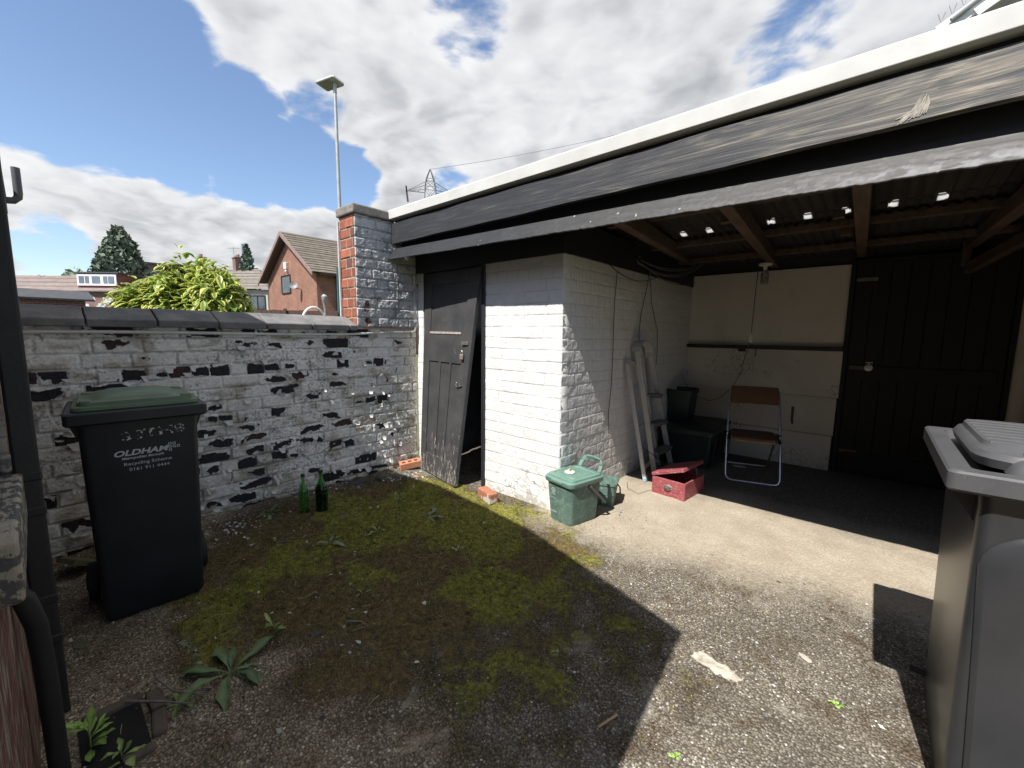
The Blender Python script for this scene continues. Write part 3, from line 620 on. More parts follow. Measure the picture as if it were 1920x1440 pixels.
# loose stone chips
N = 16000
x = rs.uniform(-1.8, 2.4, N); y = rs.uniform(-2.75, .5, N)
mo_ = moss_amount(x, y); co_ = conc_amount(x, y); pale = sst(.56, .66, fbm(x*3+2, y*3+8, 250, 3))
keep = rs.rand(N) < np.clip(.34+.9*pale-.55*mo_-.7*co_, .03, 1); x, y, pale = x[keep], y[keep], pale[keep]; N = len(x)
r = rs.uniform(.0018, .0046, N)*(1+1.2*(rs.rand(N) < .05)); ang = rs.rand(N)*6.28
oct_ = np.array([(1, 0, 0), (-.9, .2, 0), (.1, .9, 0), (0, -1, .1), (.1, .1, .75), (0, 0, -.7)]); of = np.array([(0, 2, 4), (2, 1, 4), (1, 3, 4), (3, 0, 4), (2, 0, 5), (1, 2, 5), (3, 1, 5), (0, 3, 5)])
ca, sa = np.cos(ang), np.sin(ang); st = 1+.5*rs.rand(N, 6)
vx = oct_[:, 0]*st; vy = oct_[:, 1]*st*.8; px = x[:, None]+r[:, None]*(vx*ca[:, None]-vy*sa[:, None]); py = y[:, None]+r[:, None]*(vx*sa[:, None]+vy*ca[:, None]); pz = (ground_h(x, y)+r*.35)[:, None]+r[:, None]*oct_[:, 2]
g = rs.choice([.07, .12, .2, .32, .46, .62], N, p=[.2, .24, .24, .17, .10, .05])*(.8+.4*rs.rand(N)); colr = np.repeat(np.stack([g, g*.975, g*.93], -1), 6, 0)
m_chip = am('stone_chips', rough=.85, bump=.2, var=.2)
tag(raw('stone_chips', np.stack([px, py, pz], -1).reshape(-1, 3), (of[None]+np.arange(N)[:, None, None]*6).reshape(-1, 3), m_chip, None, colr, smooth=False), kind='stuff')
# moss tufts
N = 170000
x = rs.uniform(-1.85, 1.7, N); y = rs.uniform(-2.7, .02, N)
mo_ = moss_amount(x, y); clump = fbm(x*34, y*34, 260, 3); keep = (rs.rand(N) < np.clip(mo_*1.15-.2+(clump-.5)*2.2, 0, 1)); x, y = x[keep], y[keep]; N = len(x)
br_ = sst(.46, .62, fbm(x*2.6+1, y*2.6, 231, 4)+.10*sst(-1.3, -2.2, y)); ye = sst(.50, .66, fbm(x*5+7, y*5, 232, 3)+.16*sst(-.9, -.4, y))
a = rs.rand(N)*6.28; hgt = rs.uniform(.004, .012, N); w = rs.uniform(.0012, .0026, N); ln = rs.uniform(-.004, .004, (N, 2)); z = ground_h(x, y)-.001
P = np.stack([np.stack([x+w*np.cos(a), y+w*np.sin(a), z], -1), np.stack([x-w*np.cos(a), y-w*np.sin(a), z], -1), np.stack([x+ln[:, 0], y+ln[:, 1], z+hgt], -1)], 1)
cg = mixc(mixc(np.array([.125, .120, .030]), np.array([.30, .265, .055]), ye), np.array([.175, .118, .044]), br_*.85)*(.30+1.35*rs.rand(N, 1)**1.5)
m_moss = am('moss', rough=.9, bump=0, var=.3)
tag(raw('moss', P.reshape(-1, 3), np.arange(3*N).reshape(-1, 3), m_moss, None, np.repeat(cg, 3, 0), smooth=False), kind='stuff')
# fallen paint flakes along the wall foot
cl = [(-1.80, -.93, .09, 40), (-1.60, -1.80, .12, 60), (-1.66, -.40, .10, 70), (-1.5, -.28, .10, 40), (-1.72, -1.9, .10, 40), (-1.75, -2.6, .15, 40), (-1.45, -.95, .3, 26), (-.9, -1.6, .6, 50), (-.3, -1.9, .5, 26), (-1.2, -2.3, .4, 26), (1.46, -1.38, .12, 14), (-1.78, -1.2, .1, 26)]
V = []; F = []; CC = []
for cx_, cy_, s_, n_ in cl:
    for _ in range(n_):
        x_, y_ = rs.normal(cx_, s_), rs.normal(cy_, s_)
        if x_ < -1.87: x_ = -1.87+rs.rand()*.1
        q = rs.uniform(.005, .017)*(.45 if x_ > 1 else 1); a_ = rs.rand()*6.28; tl = rs.uniform(-.5, .5, 2); z_ = float(ground_h(np.array(x_), np.array(y_)))+.004
        o = len(V); k = 5
        for i in range(k):
            t = a_+i*6.28/k+rs.uniform(-.3, .3); rr = q*rs.uniform(.55, 1.2); dx, dy = rr*math.cos(t), rr*math.sin(t)*.75; V.append((x_+dx, y_+dy, z_+max(-.003, dx*tl[0]+dy*tl[1])))
        V.append((x_, y_, z_+q*.15)); g_ = rs.choice([.34, .5, .62, .2])
        CC += [(g_, g_*.97, g_*.90)]*6
        for i in range(k): F.append((o+i, o+(i+1) % k, o+5))
tag(raw('paint_flakes', V, F, am('fallen_flakes', rough=.8, bump=.1, var=.2), None, np.array(CC), smooth=False), kind='stuff')
# dry stems
m_straw = pm('dry_straw', [(.20, .16, .10), (.42, .36, .25)], 20, .8, .1)
V = MB(); random.seed(21)
for _ in range(150):
    x_ = random.uniform(-1.75, 1.5); y_ = random.uniform(-2.65, -.35)
    if x_ > .3 and random.random() < .6: x_ = random.uniform(-1.75, 0)
    a_ = random.uniform(0, 6.28); L_ = random.uniform(.02, .10); bnd = random.uniform(-.5, .5); pts = []
    for i in range(4): pts.append((x_+L_*i/3*math.cos(a_+bnd*i/3), y_+L_*i/3*math.sin(a_+bnd*i/3), float(ground_h(np.array(x_), np.array(y_)))+.007+.006*random.random()))
    V.tube(pts, random.uniform(.0007, .0016), 4)
tag(obj('dry_stems', V, m_straw), kind='stuff')

def gh(x, y): return float(ground_h(np.array(float(x)), np.array(float(y))))
def slab(name, label, cat, x, y, rz, w, d, h, mat, tilt=0, z=None, group=None, seed=0, ng=7):
    rr = random.Random(seed+int(x*100)); pts = []
    for i in range(ng):
        t = 2*PI*i/ng; q = rr.uniform(.75, 1.1) if ng < 15 else rr.uniform(.6, 1.15); pts.append((w/2*math.cos(t)*q, d/2*math.sin(t)*q))
    m = MB(); m.loft([[(px, py, z_) for px, py in [(a*s_, b_*s_) for a, b_ in pts]] for z_, s_ in ((0, 1), (h*.85, .97), (h, .9))])
    o = obj(name, m, mat); o.location = (x, y, (gh(x, y) if z is None else z)-.002); o.rotation_euler = (tilt, 0, rz)
    return tag(o, label, cat, group)
m_slate = pm('slate', [(.035, .036, .042), (.075, .075, .082)], 12, .7, .5, 60, .004)
m_tan = pm('tan_card', [(.25, .20, .13), (.33, .27, .18)], 20, .8, .2)
m_tile = pm('orange_tile', [(.38, .15, .08), (.50, .23, .13)], 20, .8, .4)
m_mossy = pm('mossy_stone', [(.09, .085, .05), (.15, .14, .085), (.12, .14, .05)], 14, .9, .5)
slab('slate_fragment', 'long dark slate lying against the flaking wall right of the wine bottles', 'slate', -1.80, -.80, 1.45, .30, .07, .022, m_slate, .12)
slab('slate_fragment', 'small flat slate lying beside the long slate near the plank door', 'slate', -1.74, -.56, 1.2, .13, .06, .015, m_slate, -.1)
slab('stone_slab', 'mossy flat stone leaning on the wall foot behind the recycling bin', 'stone', -1.66, -2.66, .5, .26, .18, .03, m_mossy, -.55, .05)
slab('slate_fragment', 'brown flat stone flake near the drainpipe foot', 'slate', -.80, -2.69, .5, .10, .05, .012, m_mossy, .2)
slab('card_scrap', 'small tan scrap of card in front of the recycling bin', 'scrap', -.665, -2.43, .3, .045, .025, .004, m_tan)
slab('slate_fragment', 'small blue grey slate chip on the moss beside the large weed', 'slate', -.058, -1.94, .9, .055, .045, .006, m_slate)
slab('slate_fragment', 'dark slate chip among flakes left of the two bottles', 'slate', -1.12, -1.70, .6, .09, .05, .008, m_slate)
slab('tile_fragment', 'broken orange tile piece at the foot of the plank door', 'tile', -1.56, -.27, .3, .08, .035, .012, m_tile)
slab('glass_lump', 'pale turquoise lump beside the orange tile piece', 'lump', -1.63, -.335, .3, .034, .03, .02, pm('turquoise_lump', [(.16, .42, .40), (.32, .58, .55)], 30, .4))
slab('mortar_lump', 'flat pale crust of old mortar on the sunlit asphalt', 'mortar', 1.44, -.845, -.30, .25, .085, .008, pm('old_mortar', [(.22, .19, .15), (.42, .38, .31), (.52, .48, .41)], 26, .95, .8, 70, .006), ng=19)
slab('mortar_lump', 'small pale mortar flake on asphalt near the grey bin', 'mortar', 1.737, -.52, -.5, .07, .028, .006, pm('pale_mortar', [(.35, .31, .24), (.5, .46, .38)], 26, .95, .5))
slab('paper_scrap', 'white torn paper under the folding chair', 'paper', .82, 2.40, .2, .16, .09, .003, pm('white_paper', [(.5, .5, .48), (.6, .6, .58)], 9, .9))
m = MB().bar((-.045, -.02, .004), (.045, .02, .006), .009, .006); o = obj('wood_stick', m, pm('split_wood', [(.36, .22, .12), (.46, .30, .18)], 20, .7, stretch=(1, 5, 5)), bevel=.002); o.location = (1.216, -1.408, gh(1.216, -1.408)); o.rotation_euler = (0, 0, .85); tag(o, 'short bare wooden stick lying in the shade edge', 'stick')

# ------------------------------------------------------------ the house behind and to the left
hs = thing('brick_house', 'red brick house wall with peeling paint, stone sill and black drainpipe', 'house', (0, -2.82, 0))
prof = [(-5.6, 2.85), (-2.5, 3.15), (-1.8, 3.24), (-.95, 3.36), (.18, 3.21), (1.435, 2.74)]
bw = NB('peeling_red_brick'); br = bw.n('ShaderNodeTexBrick'); mp = bw.n('ShaderNodeMapping'); mp.inputs['Rotation'].default_value = (R(90), 0, 0); bw.t.links.new(bw.obj, mp.inputs[0]); bw.t.links.new(mp.outputs[0], br.inputs[0])
br.inputs['Color1'].default_value = (.16, .050, .036, 1); br.inputs['Color2'].default_value = (.24, .085, .058, 1); br.inputs['Mortar'].default_value = (.22, .20, .17, 1); br.inputs['Scale'].default_value = 1; br.inputs['Brick Width'].default_value = .235; br.inputs['Row Height'].default_value = .085; br.inputs['Mortar Size'].default_value = .006
k = bw.ramp(bw.noise(9, 7, .7, stretch=(3, 3, .6)), [(.52, 0.), (.56, 1.)]); c0 = bw.mix(k, bw.mix(1., br.outputs[0], (.6, .55, .55), 'MULTIPLY'), (.24, .215, .17)); bw.bump(bw.noise(40, 6, .7), .6, .008); m_hbrick = bw.fin(c0, .85)
m = MB()
a = [(x, 0, -.05) for x, z in prof]; t = [(x, 0, z) for x, z in prof]
poly = [(prof[0][0], 0, -.05)]+[(prof[-1][0], 0, -.05)]+[(x, 0, z) for x, z in reversed(prof)]
m.prism(poly, (0, -5.0, 0)); obj('wall', m, m_hbrick, hs)
m = MB().ext((-6, -9.5, -.05), (6.5, -5.05, 5.9)); obj('unseen_main_wall', m, m_hbrick, hs)  # unseen main block and roof, added to cut sky light reaching the store
m = MB().prism([(-6.2, -9.7, 5.9), (-6.2, -4.85, 5.9), (-6.2, -7.3, 7.6)], (12.9, 0, 0)); obj('unseen_main_roof', m, m_slate, hs)
m = MB()
for (x0, z0), (x1, z1) in zip(prof[:-1], prof[1:]): m.prism([(x0, .04, z0), (x1, .04, z1), (x1, .04, z1+.05), (x0, .04, z0+.05)], (0, -5.1, 0))
obj('roof', m, m_slate, hs)
b = NB('flaking_sill'); k = b.ramp(b.noise(9, 6, .65, stretch=(1.5, 3, 3)), [(.50, 0.), (.53, 1.)]); c0 = b.mix(k, b.ramp(b.noise(12), [(.3, (.055, .055, .058)), (.7, (.10, .10, .105))]), b.ramp(b.noise(20), [(.3, (.27, .245, .195)), (.7, (.36, .335, .285))]))
b.bump(b.math('ADD', b.math('MULTIPLY', k, -.8), b.noise(60, 5)), .6, .008); m_sill = b.fin(c0, .8)
m = MB().ext((-.72, -.05, .79), (.36, .038, .95)); obj('window_sill', m, m_sill, hs, bevel=.012, seg=3)
m = MB().ext((-.62, -.003, .95), (.26, .003, 2.2)); obj('window', m, pm('dark_glass', [(.02, .022, .025)], 3, .1, 0), hs)
m_pipe = pm('black_downpipe', [(.011, .011, .013), (.020, .020, .023)], 6, .55, .25, 60)
# square downpipe (its base is at x = -.35)
m = MB().ext((-.425, .017, -.02), (-.355, .080, 3.2)); dp = obj('drainpipe', m, m_pipe, hs, bevel=.008, seg=2)
for z in (.30, .46, .80, .93, 2.1):
    m = MB().ext((-.429, .013, z-.016), (-.351, .0835, z+.016)); obj('collar', m, m_pipe, dp, bevel=.004)
m = MB().tube([(.14, .0, .74), (.13, .025, .70), (.10, .040, .60), (.07, .045, .40), (.05, .045, .15), (.04, .045, -.02)], .024, 12); obj('waste_pipe', m, m_pipe, hs, True)
m = MB().tube([(-5.5, -.05, 2.84), (-5.5, .09, 2.86), (-5.5, .125, 2.90), (-5.5, .13, 2.95), (-5.5, .13, 3.22)], .036, 12); obj('flue', m, pm('flue_grey', [(.06, .06, .065), (.10, .10, .105)], 6, .5), hs, True)
m = MB(); random.seed(12)
for i in range(26):
    z = .1+i*.115
    x = -4.2; d_ = random.uniform(.002, .030); m.ext((x-2.2, -.05, z), (x+random.uniform(0, .2), d_, z+.1145))
obj('rough_quoins', m, pm('dark_rubble', [(.05, .045, .04), (.12, .105, .09)], 10, .9, .6), hs, bevel=.006)
# drain
dg = thing('drain_gully', 'brick edged dark drain opening with weeds under the house wall', 'drain', (-.06, -2.62, -.005))
m_bk = pm('dirty_edging', [(.07, .052, .042), (.12, .092, .07), (.10, .09, .075)], 16, .9, .6)
for a, b_, w_ in (((-.16, .10, .014), (-.04, .105, .018), .05), ((-.03, .10, .016), (.09, .085, .010), .045), ((.125, .07, .008), (.13, -.02, .012), .04), ((-.17, .07, .012), (-.175, -.1, .016), .045)): m = MB().bar(a, b_, w_, .035); m.v = [(x, y, z-.012) for x, y, z in m.v]; obj('edging_brick', m, m_bk, dg, bevel=.010, seg=2)
m = MB()
m.ext((-.15, -.11, -.01), (.13, .06, .0035)); obj('pit_dark_sheet', m, pm('pit_darkness', [(.006, .006, .006), (.012, .012, .012)], 20, .9), dg)  # flat black sheet painting the darkness of the open drain hole
random.seed(31)
m_twig = pm('grey_twig', [(.13, .115, .10), (.26, .235, .21)], 30, .85, .3)
for nm, p in (('bare grey twig lying across the drain edge', [(-.20, -2.60, .03), (-.08, -2.52, .05), (.03, -2.44, .055)]), ('pale thin twig by the drain and trailing weed', [(-.25, -2.50, .03), (-.10, -2.47, .045), (.0, -2.38, .03)]), ('crooked twig lying on the shaded grit by the mortar patch', [(-.02, -1.80, .012), (.04, -1.76, .018), (.09, -1.75, .012)])):
    m = MB().tube([(a-p[0][0], b_-p[0][1], c-p[0][2]) for a, b_, c in p], .005, 6, radii=[.0055, .0045, .002]); o = obj('twig', m, m_twig, None, True); o.location = p[0]; tag(o, nm, 'twig')

# ------------------------------------------------------------ wheelie bins
m_bin = pm('dark_navy_plastic', [(.009, .011, .015), (.014, .016, .021), (.020, .022, .027)], 4, .48, .2, 130, .002, spec=.45, speck=(70, .72, (.05, .052, .055)))
m_lid_g = pm('faded_green_plastic', [(.075, .12, .065), (.11, .165, .095)], 8, .5, .15, 120, .002, speck=(30, .68, (.16, .2, .13)))
b = NB('grey_scuffed_plastic'); c0 = b.ramp(b.noise(6, 6), [(.3, (.055, .055, .058)), (.7, (.078, .078, .081))]); k = b.ramp(b.noise(45, 6, .8, stretch=(1, 9, 1)), [(.60, 0.), (.70, .8)])
c1 = b.mix(k, c0, (.20, .19, .185)); b.bump(b.noise(150, 4, .6), .2, .002); m_scuff = b.fin(c1, .5)
m_bin_g = pm('graphite_plastic', [(.026, .027, .030), (.038, .039, .042)], 4, .30, .10, 150, .0012, spec=.5, speck=(42, .72, (.12, .12, .12)))
m_tyre = pm('bin_tyre', [(.012, .012, .013), (.022, .022, .023)], 12, .75, .3)
def wheelie(name, label, loc, rz, W, D, wb, db, H, rim_h, mb, mrim, ml, group):
    """front faces +x; W, D at the rim, wb, db at the foot"""
    t = thing(name, label, 'wheelie bin', loc, rz, group); TW = W*.84 if W < .55 else W*.76
    m = MB(); m.loft([rrect(d, w, .03, z, cx=-D/2+o) for z, d, w, o in ((.004, db-.02, wb-.02, .0), (.02, db, wb, .0), (.25, db+(D*.86-db)*.26, wb+(TW-wb)*.26, .004), (H-.10, D*.86, TW, .01), (H-.055, D*.88, TW+.01, .01))]); body = obj('body', m, mb, t, True)
    m = MB(); m.loft([rrect(d, w, .02, z, cx=-D/2) for z, d, w in ((H-.06, D*.88, W*.87), (H-.058, D-.015, W-.015), (H-.05, D, W), (H-.006, D, W), (H, D-.012, W-.012), (H, D-.11, W-.10), (H-.03, D-.12, W-.11))], cap=True)
    rim = obj('rim', m, mrim, t, True)
    for s in (-1, 1):
        for x in (-.10, -D+.16):
            m = MB(); m.prism([(x, s*TW*.48, H-.06), (x, s*(W/2-.012), H-.06), (x, s*TW*.47, H-.18)], (-.03, 0, 0)); obj('bracket', m, mb, t)
    for s in (-1, 1):
        y = s*(wb/2+(.035 if W < .55 else -.06)); x = -D/2-db/2+.03; m = MB(); m.loft([[(x+r*math.cos(a), y+q, .10+r*math.sin(a)) for a in np.linspace(0, 2*PI, 24, False)] for r, q in ((.085, -.022), (.10, -.018), (.10, .018), (.085, .022))]); wh = obj('wheel', m, m_tyre, t, True)
        m = MB(); m.loft([[(x+r*math.cos(a), y+q*s, .10+r*math.sin(a)) for a in np.linspace(0, 2*PI, 16, False)] for r, q in ((.05, .02), (.045, .027))]); obj('hub', m, mb, wh, True)
    m = MB().tube([(-D/2-db/2+.03, -wb/2-.05, .10), (-D/2-db/2+.03, wb/2+.05, .10)], .012, 8); obj('axle', m, m_tyre, t, True)
    hx = .03 if W < .55 else .005; m = MB().tube([(-D-hx, -W*.36, H-.02), (-D-hx, W*.36, H-.02)], .014, 10)
    for s in (-1, 0, 1): m.bar((-D+.02, s*W*.3, H-.025), (-D-hx, s*W*.3, H-.022), .025, .025)
    obj('handle', m, mb, t, True)
    return t
lb = wheelie('wheelie_bin', 'dark navy wheelie bin with green lid and worn white council lettering', (-.785, -2.405, 0), R(-4), .525, .55, .40, .36, 1.072, .05, m_bin, m_bin, m_lid_g, 'wheelie bins')
m = MB(); m.loft([rrect(d, w, r, z, cx=-.285) for z, d, w, r in ((1.066, .47, .46, .035), (1.078, .485, .475, .04), (1.092, .475, .465, .04), (1.096, .445, .435, .04), (1.112, .435, .425, .04), (1.116, .40, .32, .05), (1.128, .375, .295, .05), (1.131, .33, .25, .05), (1.139, .30, .22, .05))])
ld = obj('lid', m, m_lid_g, lb, True)
for s in (-1, 1):
    for x0, x1, z1 in ((-.12, -.075, 1.121), (-.47, -.42, 1.122)):
        m = MB().ext((x0, s*.185-.02, 1.094), (x1, s*.185+.02, z1)); obj('lid_lug', m, m_lid_g, ld, bevel=.006, seg=2)
m = MB().tube([(-.545, -.2, 1.10), (-.545, .2, 1.10)], .014, 8); obj('hinge', m, m_lid_g, ld, True)
# lettering on the front panel
b = NB('bin_lettering'); b.fin((.50, .52, .54), .7); m_ltr = b.m
b = NB('worn_paint_lettering'); tb = b.n('ShaderNodeBsdfTransparent'); mx = b.n('ShaderNodeMixShader'); k = b.ramp(b.noise(55, 4, .7), [(.52, 0.), (.55, 1.)]); b.t.links.new(k, mx.inputs[0]); b.t.links.new(tb.outputs[0], mx.inputs[1]); b.t.links.new(b.p.outputs[0], mx.inputs[2]); b.t.links.new(mx.outputs[0], b.t.nodes['Material Output'].inputs[0]); b.fin((.58, .58, .55), .8); m_worn = b.m
def text_mesh(body, size, shear=0, ext=.0004, bold=0, sx=1):
    cu = bpy.data.curves.new('lettering', 'FONT'); cu.body = body; cu.size = size; cu.shear = shear; cu.extrude = ext; cu.offset = bold; cu.align_x = 'CENTER'; cu.resolution_u = 3
    o = bpy.data.objects.new('lettering', cu); COL.objects.link(o); dg_ = bpy.context.evaluated_depsgraph_get(); me = bpy.data.meshes.new_from_object(o.evaluated_get(dg_)); bpy.data.objects.remove(o); bpy.data.curves.remove(cu)
    if sx != 1: me.transform(Matrix.Scale(sx, 4, (1, 0, 0)))
    return me
# front panel of the body, in bin coordinates, from the loft above
def front_x(z):
    D = .55; db = .36; z1, z2 = .25, .972; d1, d2 = db+(D*.86-db)*.26, D*.86; t = (z-z1)/(z2-z1); return -D/2+.004+.006*t+(d1+(d2-d1)*t)/2+.0012
def put_text(parent, me, y, z, mat, lean=0):
    o = link('lettering', me, mat, parent); tilt = math.atan2(front_x(1)-front_x(.3), .7)
    M = Matrix.Translation((front_x(z), y, z)) @ Matrix.Rotation(tilt, 4, 'Y') @ Matrix(((0, 0, 1, 0), (1, 0, 0, 0), (0, 1, 0, 0), (0, 0, 0, 1))) @ Matrix.Rotation(lean, 4, 'Z')
    o.matrix_local = M; return o
put_text(lb, text_mesh('OLDHAM', .038, .25, bold=.0012, sx=1.25), -.012, .845, m_ltr)
put_text(lb, text_mesh('Metropolitan Borough', .0165, .25, bold=.0004, sx=1.05), -.006, .826, m_ltr)
put_text(lb, text_mesh('Recycling Scheme', .022, 0, bold=.0001, sx=1.15), .012, .795, m_ltr)
put_text(lb, text_mesh('0161 911 4444', .022, 0, sx=1.15), .016, .766, m_ltr)
put_text(lb, text_mesh('33', .060, 0, bold=.001, sx=1.45), -.035, .922, m_worn, .05); put_text(lb, text_mesh('TH8', .060, 0, bold=.001, sx=1.45), .085, .930, m_worn, .05)
m = MB()
for i, j in ((0, 0), (1, 0), (2, 0), (3, 0), (1, 1), (2, 1), (1, -1)):
    cx_, cz_ = .083+i*.0165, .861+j*.0165
    for a, b_, c, d_ in ((-.006, -.006, .006, -.0035), (-.006, .0035, .006, .006), (-.006, -.0035, -.0035, .0035), (.0035, -.0035, .006, .0035)): m.ext((front_x(cz_)+.0002, cx_+a, cz_+b_), (front_x(cz_)+.001, cx_+c, cz_+d_))
obj('emblem', m, m_ltr, lb)

m_lidg = pm('sunbleached_grey_plastic', [(.062, .062, .066), (.090, .090, .094)], 5, .42, .12, 120, .0015, speck=(40, .68, (.20, .20, .20)))
rb = wheelie('wheelie_bin', 'large graphite grey wheelie bin with scuffed rim and ribbed lid in sunlight', (2.335, -1.105, 0), R(-90), .60, .775, .42, .60, 1.095, .05, m_bin_g, m_scuff, m_scuff, 'wheelie bins')
# bulged lower panel with arched top on the side towards the camera
m = MB(); ringz = []
pts = []
for k in range(17):
    a = PI*k/16; pts.append((.225*math.cos(a), .84+.13*math.sin(a)))
outl = [(.205, .05)]+pts+[(-.205, .05)]
def fx(z): t = (z-.02)/.98; return -.775/2+.005+(.60+(.775*.86-.60)*t)/2
r0 = [(fx(z)-.01, y*(.84+.14*z), z) for y, z in outl]; r1 = [(fx(z)+.010, y*(.83+.14*z), z-.004) for y, z in outl]; r2 = [(fx(z)+.020, y*.93*(.84+.14*z), z*.985) for y, z in outl]
m.loft([r0, r1, r2]); obj('front_panel', m, m_bin_g, rb, True)
m = MB(); m.loft([rrect(d, w, r, z, cx=cx_, cy=.0) for z, d, w, r, cx_ in ((1.09, .60, .46, .10, -.41), (1.115, .62, .475, .11, -.41), (1.132, .60, .455, .10, -.41), (1.137, .54, .43, .09, -.43), (1.15, .52, .42, .08, -.44))]); ld = obj('lid', m, m_lidg, rb, True)
m = MB()
for i in range(8): m.tube([(-.22-i*.062, -.20, 1.147), (-.22-i*.062, .20, 1.147)], .006, 6)
obj('lid_rib', m, m_scuff, ld, True)
m = MB(); m.loft([rrect(d, w, .05, z, cx=cx_) for z, d, w, cx_ in ((1.085, .17, .36, -.135), (1.115, .16, .34, -.14), (1.135, .11, .30, -.155), (1.142, .07, .26, -.165))]); obj('lid_grip', m, m_lidg, ld, True)

# ------------------------------------------------------------ bottles and bricks
def glass(name, c, rough=.05):
    b = NB(name); b.p.inputs['Transmission Weight'].default_value = 1; b.p.inputs['IOR'].default_value = 1.45; f = b.noise(18, 6, .7); b.bump(b.noise(60), .03, .001)
    return b.fin(c, b.ramp(f, [(.4, rough), (.65, .35)]))
m_gl1 = glass('green_bottle_glass', (.42, .80, .40)); m_gl2 = glass('dark_green_glass', (.22, .72, .22))
m_wine = pm('dark_bottle_contents', [(.006, .008, .007), (.010, .012, .010)], 6, .25, .05)
m_cork = pm('dark_cork', [(.02, .018, .016), (.05, .04, .035)], 20, .8)
def bottle(label, loc, rb_, h, neck, mat, fill):
    t = thing('wine_bottle', label, 'bottle', loc, 0, 'green bottles by the wall'); s = h
    prof = [(rb_*.9, 0), (rb_, .006), (rb_, s*.52), (rb_*.93, s*.58), (rb_*.70, s*.66), (rb_*.46, s*.73), (neck, s*.80), (neck*.95, s*.93), (neck*1.15, s*.935), (neck*1.15, s*.955), (neck*.9, s*.96)]
    inn = [(max(.003, r-.0028), z+(.004 if i == 0 else 0)) for i, (r, z) in enumerate(prof)][::-1]
    m = MB().lathe(prof+[(neck*.7, s*.96)]+inn[1:], n=28, cap=True); obj('glass', m, mat, t, True)
    if fill: m = MB().lathe([(rb_-.005, .007), (rb_-.0045, .012), (rb_-.0045, s*fill), (rb_-.006, s*fill+.001)], n=28); obj('liquid', m, m_wine, t, True)
    m = MB().lathe([(neck*1.2, s*.945), (neck*1.25, s*.95), (neck*1.25, s*.992), (neck*1.1, s)], n=18); obj('cap', m, m_cork, t, True)
    return t
bottle('slim empty green wine bottle standing left of the darker one', (-1.514, -1.388, gh(-1.514, -1.388)-.002), .036, .315, .0125, m_gl1, 0)
bottle('wider green wine bottle, dark and filled to its shoulder', (-1.462, -1.268, gh(-1.462, -1.268)-.002), .048, .335, .014, m_gl2, .60)
m_fl = pm('torn_label', [(.5, .5, .48)], 9)
b = NB('orange_brick'); c0 = b.ramp(b.noise(22, 7, .65), [(.3, (.22, .085, .05)), (.6, (.38, .15, .08)), (.75, (.46, .24, .15))]); k = b.ramp(b.noise(11, 6, .65), [(.50, 0.), (.56, 1.)]); ge = b.n('ShaderNodeNewGeometry'); sp = b.n('ShaderNodeSeparateXYZ'); b.t.links.new(ge.outputs['Normal'], sp.inputs[0])
side = b.ramp(sp.outputs[2], [(.3, 1.), (.6, 0.)]); c0 = b.mix(b.math('MULTIPLY', k, side), c0, (.46, .41, .36)); b.bump(b.noise(60, 6, .7), .6, .005); m_ob = b.fin(c0, .9)
m = MB(); m.box((0, 0, .046), (.215, .085, .088)); o = obj('loose_brick', m, m_ob, bevel=.006, seg=2); o.location = (-.60, -.205, gh(-.6, -.2)-.003); o.rotation_euler = (.02, 0, R(-17)); tag(o, 'loose orange brick with pale mortar lying before the white wall corner', 'brick')
m = MB(); m.ext((-.11, -.05, 0), (.11, -.022, .066)); m.ext((-.11, .022, 0), (.11, .05, .066))
for a, b_ in ((-.11, -.085), (-.045, -.02), (.02, .045), (.085, .11)): m.ext((a, -.022, .0), (b_, .022, .0655))
o = obj('loose_brick', m, m_tile, bevel=.002); o.location = (-1.80, -.165, .022); o.rotation_euler = (.1, -.1, R(68)); tag(o, 'perforated orange brick wedged between flaking wall and plank door', 'brick')
# ------------------------------------------------------------ food caddies
b = NB('weathered_green_plastic'); c0 = b.ramp(b.noise(9, 7, .65, 1.2), [(.32, (.06, .108, .088)), (.55, (.10, .162, .135)), (.7, (.16, .235, .20))]); st = b.ramp(b.noise(38, 6, .75, .5), [(.58, 0.), (.70, .75)]); c0 = b.mix(st, c0, (.30, .42, .37)); b.bump(b.noise(90, 5), .12, .002); m_cad = b.fin(c0, .55, .4)
m_cad2 = pm('caddy_lid_green', [(.10, .19, .152), (.145, .245, .20)], 7, .45, .1, 90, .001, speck=(34, .66, (.24, .46, .39)))
m_bail = pm('grey_bail', [(.06, .065, .065), (.10, .105, .105)], 12, .5, .15)
m_print = pm('pale_print', [(.40, .50, .46)], 9, .7)
fc = thing('food_caddy', 'large lidded green food waste caddy on the sunlit concrete before the white corner', 'caddy', (.150, .005, gh(.15, 0)-.003), R(-12), 'food waste caddies')
m = MB(); m.loft([rrect(w, d, r, z) for z, w, d, r in ((.006, .215, .285, .03), (.0, .225, .295, .03), (.02, .232, .302, .03), (.25, .268, .338, .035), (.305, .272, .342, .035), (.31, .285, .355, .035), (.325, .285, .355, .035))]); bd = obj('body', m, m_cad, fc, True)
m = MB(); m.loft([rrect(w, d, r, z) for z, w, d, r in ((.318, .305, .375, .04), (.322, .312, .382, .045), (.352, .312, .382, .045), (.358, .300, .370, .045), (.360, .285, .352, .045), (.372, .280, .346, .045), (.376, .262, .325, .045), (.377, .225, .26, .03), (.371, .215, .25, .03), (.371, .20, .235, .03), (.377, .19, .225, .03))]); ld = obj('lid', m, m_cad2, fc, True)
m = MB(); m.ext((-.06, -.197, .330), (.06, -.185, .352)); obj('latch', m, m_cad2, fc, bevel=.004)
pts = [(-.105, .165, .372), (-.10, .195, .42), (-.075, .215, .452), (0, .22, .458), (.075, .215, .452), (.10, .195, .42), (.105, .165, .372)]
m = MB()
